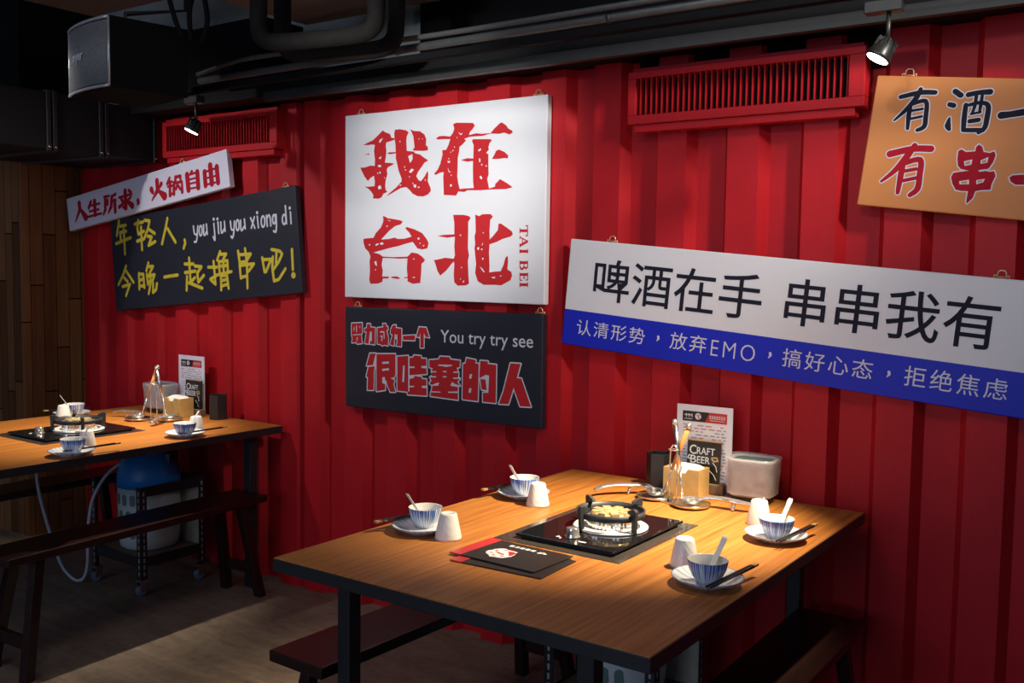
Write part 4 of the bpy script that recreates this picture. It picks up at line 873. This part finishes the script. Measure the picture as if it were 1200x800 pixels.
setting((-0.918, -0.978), (-0.913, -0.990), (-1.024, -0.878), 1, 'at the near right '+ft, (-0.868, -0.962))
setting((-0.928, -0.506), (-0.924, -0.515), (-1.029, -0.371), 1, 'at the far right '+ft, (-0.878, -0.498))
setting((-1.752, -0.522), (-1.757, -0.510), (-1.656, -0.584), -1, 'at the far left '+ft, (-1.822, -0.510))
setting((-1.738, -1.035), (-1.748, -1.010), (-1.636, -1.047), -1, 'at the near left '+ft, (-1.812, -1.010))
setting((-3.482, -1.025), (-3.482, -1.018), (-3.575, -0.905), 1, 'at the near right '+lt, (-3.455, -0.965))
setting((-3.508, -0.497), (-3.488, -0.515), (-3.565, -0.400), 1, 'at the far right '+lt, (-3.458, -0.452))
setting((-4.385, -0.487), (-4.352, -0.495), (-4.300, -0.578), -1, 'at the far left '+lt, (-4.44, -0.470))

# ------------------------------------------------------------------ condiment corner: rack, napkins, card, menu, tube, container
def make_rack(label, loc, rz):
    t = thing('ladle_rest', label, 'ladle rest', loc, rz)
    b = MB()
    for x in (-0.072, 0.072): b.lathe([(0, 0.003), (0.040, 0.003), (0.054, 0.008), (0.060, 0.012), (0.061, 0.010), (0.054, 0.0), (0, 0.0)], 36, (x, 0, 0.001))
    b.box(-0.05, 0.05, -0.030, 0.030, 0.001, 0.0042); b.build('base', M['steel'], t)
    p = MB()
    for x in (-0.014, 0.014): p.tube(smooth_path([(x, 0, 0.004), (x, 0, 0.10), (x*0.9, 0, 0.165), (x*0.2, 0, 0.182)], 5), 0.0026, 8)
    p.tube([(0.016*math.cos(a), 0.016*math.sin(a), 0.168) for a in [2*PI*i/16 for i in range(17)]], 0.002, 6)
    p.build('rods', M['chrome'], t); return t
def make_ladle(label, loc, top, mat, nm='ladle'):
    """bowl at loc, handle running to top (world offset)"""
    t = thing('soup_ladle', label, 'ladle', loc)
    b = MB(); b.lathe([(0, 0.0), (0.014, 0.001), (0.026, 0.006), (0.032, 0.014), (0.0335, 0.020), (0.032, 0.020), (0.025, 0.010), (0.013, 0.004), (0, 0.003)], 28); b.build('ladle_bowl', M['chrome'], t)
    d = Vector(top); s0 = Vector((0.028*(1 if d.x > 0 else -1), 0, 0.016))
    P = [s0+(d-s0)*q+Vector((0, 0, 0.008*math.sin(PI*q))) for q in (0, 0.18, 0.34)]
    MB().tube(P, 0.004, 10).build('shank', M['chrome'], t)
    MB().tube([P[-1], P[-1]+(d-P[-1])*0.45, d], [0.0055, 0.0075, 0.0085], 12).build('handle', mat, t)  # starts low, so the brown also covers the table's orange reflection
    e = MB(); e.lathe([(0, 0.010), (0.006, 0.008), (0.0095, 0.0), (0.0095, -0.008), (0, -0.008)], 16, mat=Matrix.Translation(d) @ (d-P[-1]).normalized().to_track_quat('Z', 'Y').to_matrix().to_4x4()); e.build('end_cap', M['chrome'], t)
    return t
def make_clip(label, pts, spur):
    t = thing('pot_clip', label, 'clip', pts[0]); o = Vector(pts[0])
    P = smooth_path([Vector(p)-o for p in pts], 6); n_ = len(P)
    MB().tube(P, [0.009+0.006*math.sin(PI*min(1, i/(n_-1))) for i in range(n_)], 12, flat=0.45).build('arm', M['chrome'], t)
    MB().tube([Vector(p)-o for p in spur], [0.008, 0.006, 0.004], 8, flat=0.5).build('spur', M['chrome'], t)
    return t
def make_napkins(label, loc, rz=0.0):
    t = thing('napkin_box', label, 'napkin holder', loc, rz); W, Dd, H = 0.125, 0.082, 0.090
    bx = MB(); bx.prism([(-W/2, 0), (W/2, 0), (W/2, H), (0.024, H), (0.015, H-0.014), (-0.015, H-0.014), (-0.024, H), (-W/2, H)], (0, -Dd/2, 0), (1, 0, 0), (0, 0, 1), (0, 0.006, 0))
    bx.box(-W/2, W/2, Dd/2-0.006, Dd/2, 0, H); bx.box(-W/2, -W/2+0.006, -Dd/2+0.006, Dd/2-0.006, 0, H); bx.box(W/2-0.006, W/2, -Dd/2+0.006, Dd/2-0.006, 0, H); bx.box(-W/2+0.006, W/2-0.006, -Dd/2+0.006, Dd/2-0.006, 0, 0.005)
    bx.build('box', M['bamboo'], t)
    return t
def make_stack(label, loc, rz=0.0):
    mb = MB(); rnd = random.Random(3); W, Dd = 0.108, 0.062; nx, ny = 10, 7; top = []
    for j in range(ny):
        for i in range(nx):
            x = -W/2+W*i/(nx-1); y = -Dd/2+Dd*j/(ny-1); q = math.sin(PI*i/(nx-1)); r = math.sin(PI*(j+0.6)/(ny+0.4))
            top.append((x*(1+0.05*r), y*1.0, 0.078+0.012*q**0.5+0.010*r+0.004*rnd.random()))
    base = [(x*0.98, y*0.98, 0.006) for x, y, z in top]; n_ = len(top); fs = []
    for j in range(ny-1):
        for i in range(nx-1): q = (j*nx+i, j*nx+i+1, (j+1)*nx+i+1, (j+1)*nx+i); fs += [q, tuple(n_+a for a in q[::-1])]
    rim = [i for i in range(nx)]+[j*nx+nx-1 for j in range(1, ny)]+[(ny-1)*nx+i for i in range(nx-2, -1, -1)]+[j*nx for j in range(ny-2, 0, -1)]
    for a, b in zip(rim, rim[1:]+rim[:1]): fs.append((a, n_+a, n_+b, b))
    o = mb.add(top+base, fs, 0, True).build('napkin_stack', M['paper']); o.location = loc; o.rotation_euler = (0, 0, rz)
    return tag(o, label, 'napkins')
def make_beer_card(label, loc, rz=0.0):
    t = thing('menu_card', label, 'card', loc, rz); W, z0, z1 = 0.118, 0.018, 0.170; th = 0.035
    mt = Matrix.Rotation(-0.06, 4, 'X')
    MB().box(-W/2, W/2, -0.004, 0.004, z0, z1, mat=mt).build('card', M['cardblack'], t, 0.001)
    bd = MB(); bd.box(-W/2, W/2, -0.0048, 0.0048, z1-0.003, z1+0.0006, mat=mt); bd.build('gold_edge', M['gold'], t)
    MB().box(-W/2+0.006, W/2+0.020, -0.016, 0.018, 0, 0.032).build('wood_base', M['mdf'], t, 0.002)
    ink = Ink()
    write(ink, 'C', -0.050, -0.026, 0.122, 0.153, 0.012, z=0); write(ink, 'RAFT', -0.024, 0.040, 0.124, 0.147, 0.010, z=0); write(ink, 'B', -0.046, -0.024, 0.093, 0.119, 0.012, z=0); write(ink, 'EER', -0.022, 0.024, 0.094, 0.117, 0.010, z=0)
    ink.stroke([(-0.050, 0.118), (-0.056, 0.108), (-0.046, 0.106)], 0.004, 0)
    for q in [[(0.035, 0.100), (0.046, 0.088), (0.050, 0.072)], [(0.030, 0.112), (0.040, 0.104)], [(0.022, 0.075), (0.040, 0.060), (0.048, 0.045)]]: ink.stroke(q, 0.003, 0)
    ink.xf = mt @ Matrix.Translation((0, -0.0052, 0))
    ink.build('white_lettering', M['inkwhite'], t); g = Ink(); g.stroke([(0.030, 0.116), (0.048, 0.118), (0.052, 0.108), (0.036, 0.106)], 0.005, 0); g.xf = mt @ Matrix.Translation((0, -0.0052, 0))
    g.build('gold_ribbon', M['gold'], t)
    return t
def make_menu(label, loc, rz=0.0):
    t = thing('menu_stand', label, 'menu', loc, rz); W, H = 0.198, 0.283
    MB().box(-W/2, W/2, -0.002, 0.002, 0.004, H).build('sheet', M['card'], t, 0.0008)
    MB().box(-W/2, W/2, -0.030, 0.012, 0, 0.004).build('foot', M['film'], t)
    a = Ink(); a.poly([(-0.078, 0.228), (0.002, 0.228), (0.018, 0.262), (-0.078, 0.262)], 0.0026); a.build('black_header', M['cardblack'], t)
    b = Ink(); b.poly([(0.002, 0.228), (0.080, 0.228), (0.080, 0.262), (0.018, 0.262)], 0.0026); b.poly([(-0.080, 0.012), (0.080, 0.012), (0.080, 0.034), (-0.080, 0.034)], 0.0026); b.build('red_header', M['signred'], t)
    w_ = Ink(); rnd = random.Random(5)
    for i in range(7): 
        x = 0.018+i*0.0082
        for zz in (0.243, 0.247, 0.251): w_.stroke([(x, zz), (x+0.0062, zz)], 0.0014, 0.0032)
        w_.stroke([(x+0.003, 0.242), (x+0.003, 0.2525)], 0.0014, 0.0032)
    w_.stroke([(0.020, 0.2365), (0.070, 0.2365)], 0.0016, 0.0032, round_ends=False)
    for x in (-0.070, -0.060, -0.050): w_.stroke([(x, 0.248), (x+0.006, 0.252), (x+0.006, 0.243)], 0.0028, 0.0032)
    w_.stroke([(-0.070, 0.236), (-0.044, 0.236)], 0.002, 0.0032); w_.disc((-0.022, 0.246), 0.011, 0.0032)
    w_.stroke([(0.062, 0.023), (0.072, 0.023)], 0.006, 0.0032, round_ends=False)
    w_.build('header_lettering', M['inkwhite'], t)
    r = Ink(); r.stroke([(-0.026, 0.250), (-0.020, 0.244), (-0.018, 0.238)], 0.004, 0.0036); r.disc((-0.018, 0.250), 0.003, 0.0036)
    k_ = Ink(); z = 0.216; row = 0
    while z > 0.045:
        tgt = r if row in (0, 1, 4, 5, 6, 7, 12, 13, 14) else k_; x = -0.076
        while x < 0.072:
            l_ = rnd.choice((0.010, 0.016, 0.022)); 
            if rnd.random() < 0.72: tgt.stroke([(x, z), (min(x+l_, 0.078), z)], 0.0028, 0.0026, round_ends=False)
            x += l_+0.007
        z -= 0.0105; row += 1
    r.build('red_print', M['printred'], t); k_.build('blue_print', M['printink'], t)
    return t
def make_tube(label, loc):
    o = MB(); n_ = 6; R = 0.044; H = 0.115; vs = []; rr = [(R, 0), (R, H), (R-0.004, H), (R-0.004, 0.01)]
    for r, z in rr: vs += [(r*math.cos(2*PI*kk/n_+0.3), r*math.sin(2*PI*kk/n_+0.3), z) for kk in range(n_)]
    fs = [tuple(range(n_))[::-1], tuple(range(3*n_, 4*n_))]
    for i in range(3): fs += [(i*n_+kk, i*n_+(kk+1) % n_, (i+1)*n_+(kk+1) % n_, (i+1)*n_+kk) for kk in range(n_)]
    b = o.add(vs, fs).build('chopstick_holder', M['tblack'], None, 0.003, 3); b.location = loc; return tag(b, label, 'holder')
def make_bin(label, loc, rz):
    t = thing('plastic_container', label, 'container', loc, rz)
    def shell(w0, w1, d0, d1, z0, z1, rad, n_=6):
        def ring(w_, d_, z):
            pts = []
            for cx, cy, a0 in ((1, 1, 0), (-1, 1, PI/2), (-1, -1, PI), (1, -1, 1.5*PI)):
                for i in range(n_+1): a = a0+PI/2*i/n_; pts.append((cx*(w_/2-rad)+rad*math.cos(a), cy*(d_/2-rad)+rad*math.sin(a), z))
            return pts
        return ring(w0, d0, z0), ring(w1, d1, z1)
    def loft(rings):
        mb = MB(); n_ = len(rings[0]); vs = [p for r in rings for p in r]
        fs = [(i*n_+k_, i*n_+(k_+1) % n_, (i+1)*n_+(k_+1) % n_, (i+1)*n_+k_) for i in range(len(rings)-1) for k_ in range(n_)]+[tuple(range(n_))[::-1], tuple(range((len(rings)-1)*n_, len(rings)*n_))]
        return mb.add(vs, fs, 0, True)
    a, b = shell(0.118, 0.120, 0.092, 0.094, 0.0, 0.020, 0.014); loft([a, b]).build('black_base', M['tblack'], t)
    a, b = shell(0.130, 0.146, 0.100, 0.112, 0.0205, 0.130, 0.030); c_, d_ = shell(0.150, 0.148, 0.116, 0.114, 0.133, 0.140, 0.032); e_, g_ = shell(0.136, 0.134, 0.102, 0.100, 0.141, 0.128, 0.028)
    loft([a, b, c_, d_, e_, g_]).build('tub', M['tub'], t)
    a, b = shell(0.118, 0.118, 0.084, 0.084, 0.1285, 0.135, 0.022); loft([a, b]).build('lid', M['teal'], t)
    rnd = random.Random(9); mb = MB(); n_ = 44; vs = []; rows = 7
    for j in range(rows):
        z = 0.026+(0.142-0.026)*j/(rows-1); s_ = (0.0715+0.0075*j/(rows-1))
        for kk in range(n_):
            a_ = 2*PI*kk/n_; q = (abs(math.cos(a_))**4+abs(math.sin(a_)*1.25)**4)**-0.25
            r_ = s_*q*(1.035+0.035*rnd.random()); vs.append((r_*math.cos(a_), r_*math.sin(a_), z+0.003*rnd.random()))
    fs = [(j*n_+kk, j*n_+(kk+1) % n_, (j+1)*n_+(kk+1) % n_, (j+1)*n_+kk) for j in range(rows-1) for kk in range(n_)]
    bag = mb.add(vs, fs, 0, True).build('plastic_bag', M['film'], t); md = bag.modifiers.new('thickness', 'SOLIDIFY'); md.thickness = 0.0006
    return t

# front table
make_rack('polished steel ladle rest on the front table', (-1.345, -0.285, TH+0.0005), math.radians(-14))
make_ladle('soup ladle with warm brown handle leaning on the front table rest', (-1.415, -0.262, TH+0.0068), (0.104, 0.010, 0.236), M['copper'])
make_ladle('soup ladle with steel handle leaning on the front table rest', (-1.275, -0.302, TH+0.0068), (-0.078, 0.035, 0.246), M['steel'])
make_clip('chrome hooked clip pointing left from the front table ladle rest', [(-1.435, -0.235, TH+0.022), (-1.47, -0.235, TH+0.030), (-1.505, -0.26, TH+0.030), (-1.535, -0.29, TH+0.032), (-1.565, -0.335, TH+0.030), (-1.582, -0.365, TH+0.020)], [(-1.505, -0.262, TH+0.028), (-1.507, -0.272, TH+0.014), (-1.508, -0.280, TH+0.003)])
make_clip('chrome hooked clip pointing right from the front table ladle rest', [(-1.262, -0.285, TH+0.022), (-1.225, -0.268, TH+0.030), (-1.185, -0.262, TH+0.030), (-1.15, -0.262, TH+0.028), (-1.12, -0.258, TH+0.026), (-1.085, -0.250, TH+0.024)], [(-1.150, -0.264, TH+0.026), (-1.148, -0.275, TH+0.013), (-1.147, -0.283, TH+0.003)])
make_napkins('bamboo napkin box in front of the tall menu on the front table', (-1.3625, -0.152, TH+0.0005))
make_stack('white folded napkins in the front table bamboo box', (-1.3625, -0.152, TH+0.0005))
make_beer_card('black craft beer card behind the napkins on the front table', (-1.334, -0.088, TH+0.0005))
make_menu('white menu sheet standing against the red wall on the front table', (-1.342, -0.066, TH+0.0005))
make_tube('black hexagonal chopstick holder at the back of the front table', (-1.487, -0.100, TH+0.0005))
make_bin('cloudy plastic container wrapped in clear bag on the front table', (-1.152, -0.112, TH+0.0005), math.radians(4))
# left table
make_rack('polished steel ladle rest on the left table', (-3.985, -0.318, TH+0.0005), math.radians(35))
make_ladle('soup ladle with warm brown handle leaning on the left table rest', (-4.045, -0.362, TH+0.0068), (0.035, 0.085, 0.240), M['copper'])
make_ladle('soup ladle with steel handle leaning on the left table rest', (-3.925, -0.275, TH+0.0068), (-0.070, -0.02, 0.236), M['steel'])
make_clip('chrome hooked clip lying behind the left table ladle rest', [(-4.06, -0.34, TH+0.022), (-4.11, -0.32, TH+0.028), (-4.16, -0.33, TH+0.028), (-4.20, -0.345, TH+0.028), (-4.235, -0.37, TH+0.020)], [(-4.16, -0.332, TH+0.026), (-4.158, -0.342, TH+0.013), (-4.156, -0.350, TH+0.003)])
make_clip('chrome hooked clip in front of the left table ladle rest', [(-3.91, -0.315, TH+0.024), (-3.88, -0.355, TH+0.028), (-3.855, -0.40, TH+0.026), (-3.84, -0.435, TH+0.018)], [(-3.866, -0.38, TH+0.024), (-3.868, -0.388, TH+0.012), (-3.869, -0.394, TH+0.003)])
make_napkins('bamboo napkin box beside the ladle rest on the left table', (-4.012, -0.165, TH+0.0005))
make_stack('white folded napkins in the left table bamboo box', (-4.012, -0.165, TH+0.0005))
make_beer_card('black craft beer card behind the napkins on the left table', (-3.990, -0.100, TH+0.0005))
make_menu('white menu sheet standing against the red wall on the left table', (-4.04, -0.066, TH+0.0005))
make_tube('black hexagonal chopstick holder at the back of the left table', (-3.800, -0.098, TH+0.0005))
make_bin('cloudy plastic container behind the ladles on the left table', (-4.195, -0.130, TH+0.0005), math.radians(0))

# ------------------------------------------------------------------ menu folders
def make_folder(label, loc, rz, th=0.003):
    t = thing('menu_folder', label, 'folder', loc, rz); W, Hh = 0.262, 0.172
    MB().box(-W/2, W/2, -Hh/2, Hh/2, 0, th).build('cover', M['cardblack'], t, 0.0008)
    MB().box(-W/2-0.0005, -W/2+0.036, -Hh/2-0.0005, Hh/2+0.0005, 0.0002, th+0.0006).build('red_strip', M['signred'], t)
    lg, lr = MB(), MB(); z = th+0.0004
    def flat(mb, pts, zz): mb.add([(x, y, zz) for x, y in pts], [tuple(range(len(pts)))])
    rnd = random.Random(4)
    blob = [(math.cos(2*PI*i/22)*(0.034+0.010*rnd.random())-0.022, math.sin(2*PI*i/22)*(0.034+0.010*rnd.random())-0.012) for i in range(22)]
    flat(lg, blob, z)
    for x in range(5): flat(lg, [(-0.046+x*0.017, 0.050), (-0.034+x*0.017, 0.050), (-0.034+x*0.017, 0.063), (-0.046+x*0.017, 0.063)], z)
    flat(lg, [(0.045, 0.044), (0.075, 0.050), (0.062, 0.060), (0.050, 0.058)], z)
    flat(lr, [(-0.005, -0.004), (0.010, -0.022), (0.012, 0.004), (0.000, 0.014), (-0.018, 0.010)], z+0.0003); flat(lr, [(-0.048, -0.006), (-0.026, -0.020), (-0.008, -0.022), (-0.010, -0.016), (-0.026, -0.012)], z+0.0003); flat(lr, [(-0.030, 0.020), (-0.004, 0.020), (-0.006, 0.025), (-0.026, 0.026)], z+0.0003)
    flat(lr, [(-0.028, 0.053), (-0.022, 0.053), (-0.022, 0.060), (-0.028, 0.060)], z+0.0003); flat(lr, [(0.052, 0.049), (0.064, 0.051), (0.058, 0.057)], z+0.0003)
    for q in range(7):
        a_ = 0.9*q; cx_, cy_ = -0.022+0.026*math.cos(a_), -0.012+0.026*math.sin(a_); flat(lr, [(cx_-0.006, cy_-0.001), (cx_+0.003, cy_-0.003), (cx_+0.006, cy_+0.002), (cx_-0.002, cy_+0.002)], z+0.0006)
    lg.build('white_emblem', M['inkwhite'], t, fix=True); lr.build('red_emblem', M['signred'], t, fix=True)
    return t
f0 = make_folder('black menu folder with red edge and white emblem, top of the pair', (-1.405, -1.080, TH+0.0045), math.radians(-2))
dup(f0, (-1.378, -1.110, TH+0.0005), math.radians(3), 'black menu folder lying underneath the other on the front table')
dup(f0, (-3.945, -1.215, TH+0.0005), math.radians(60), 'menu folder with red edge near the left table front')
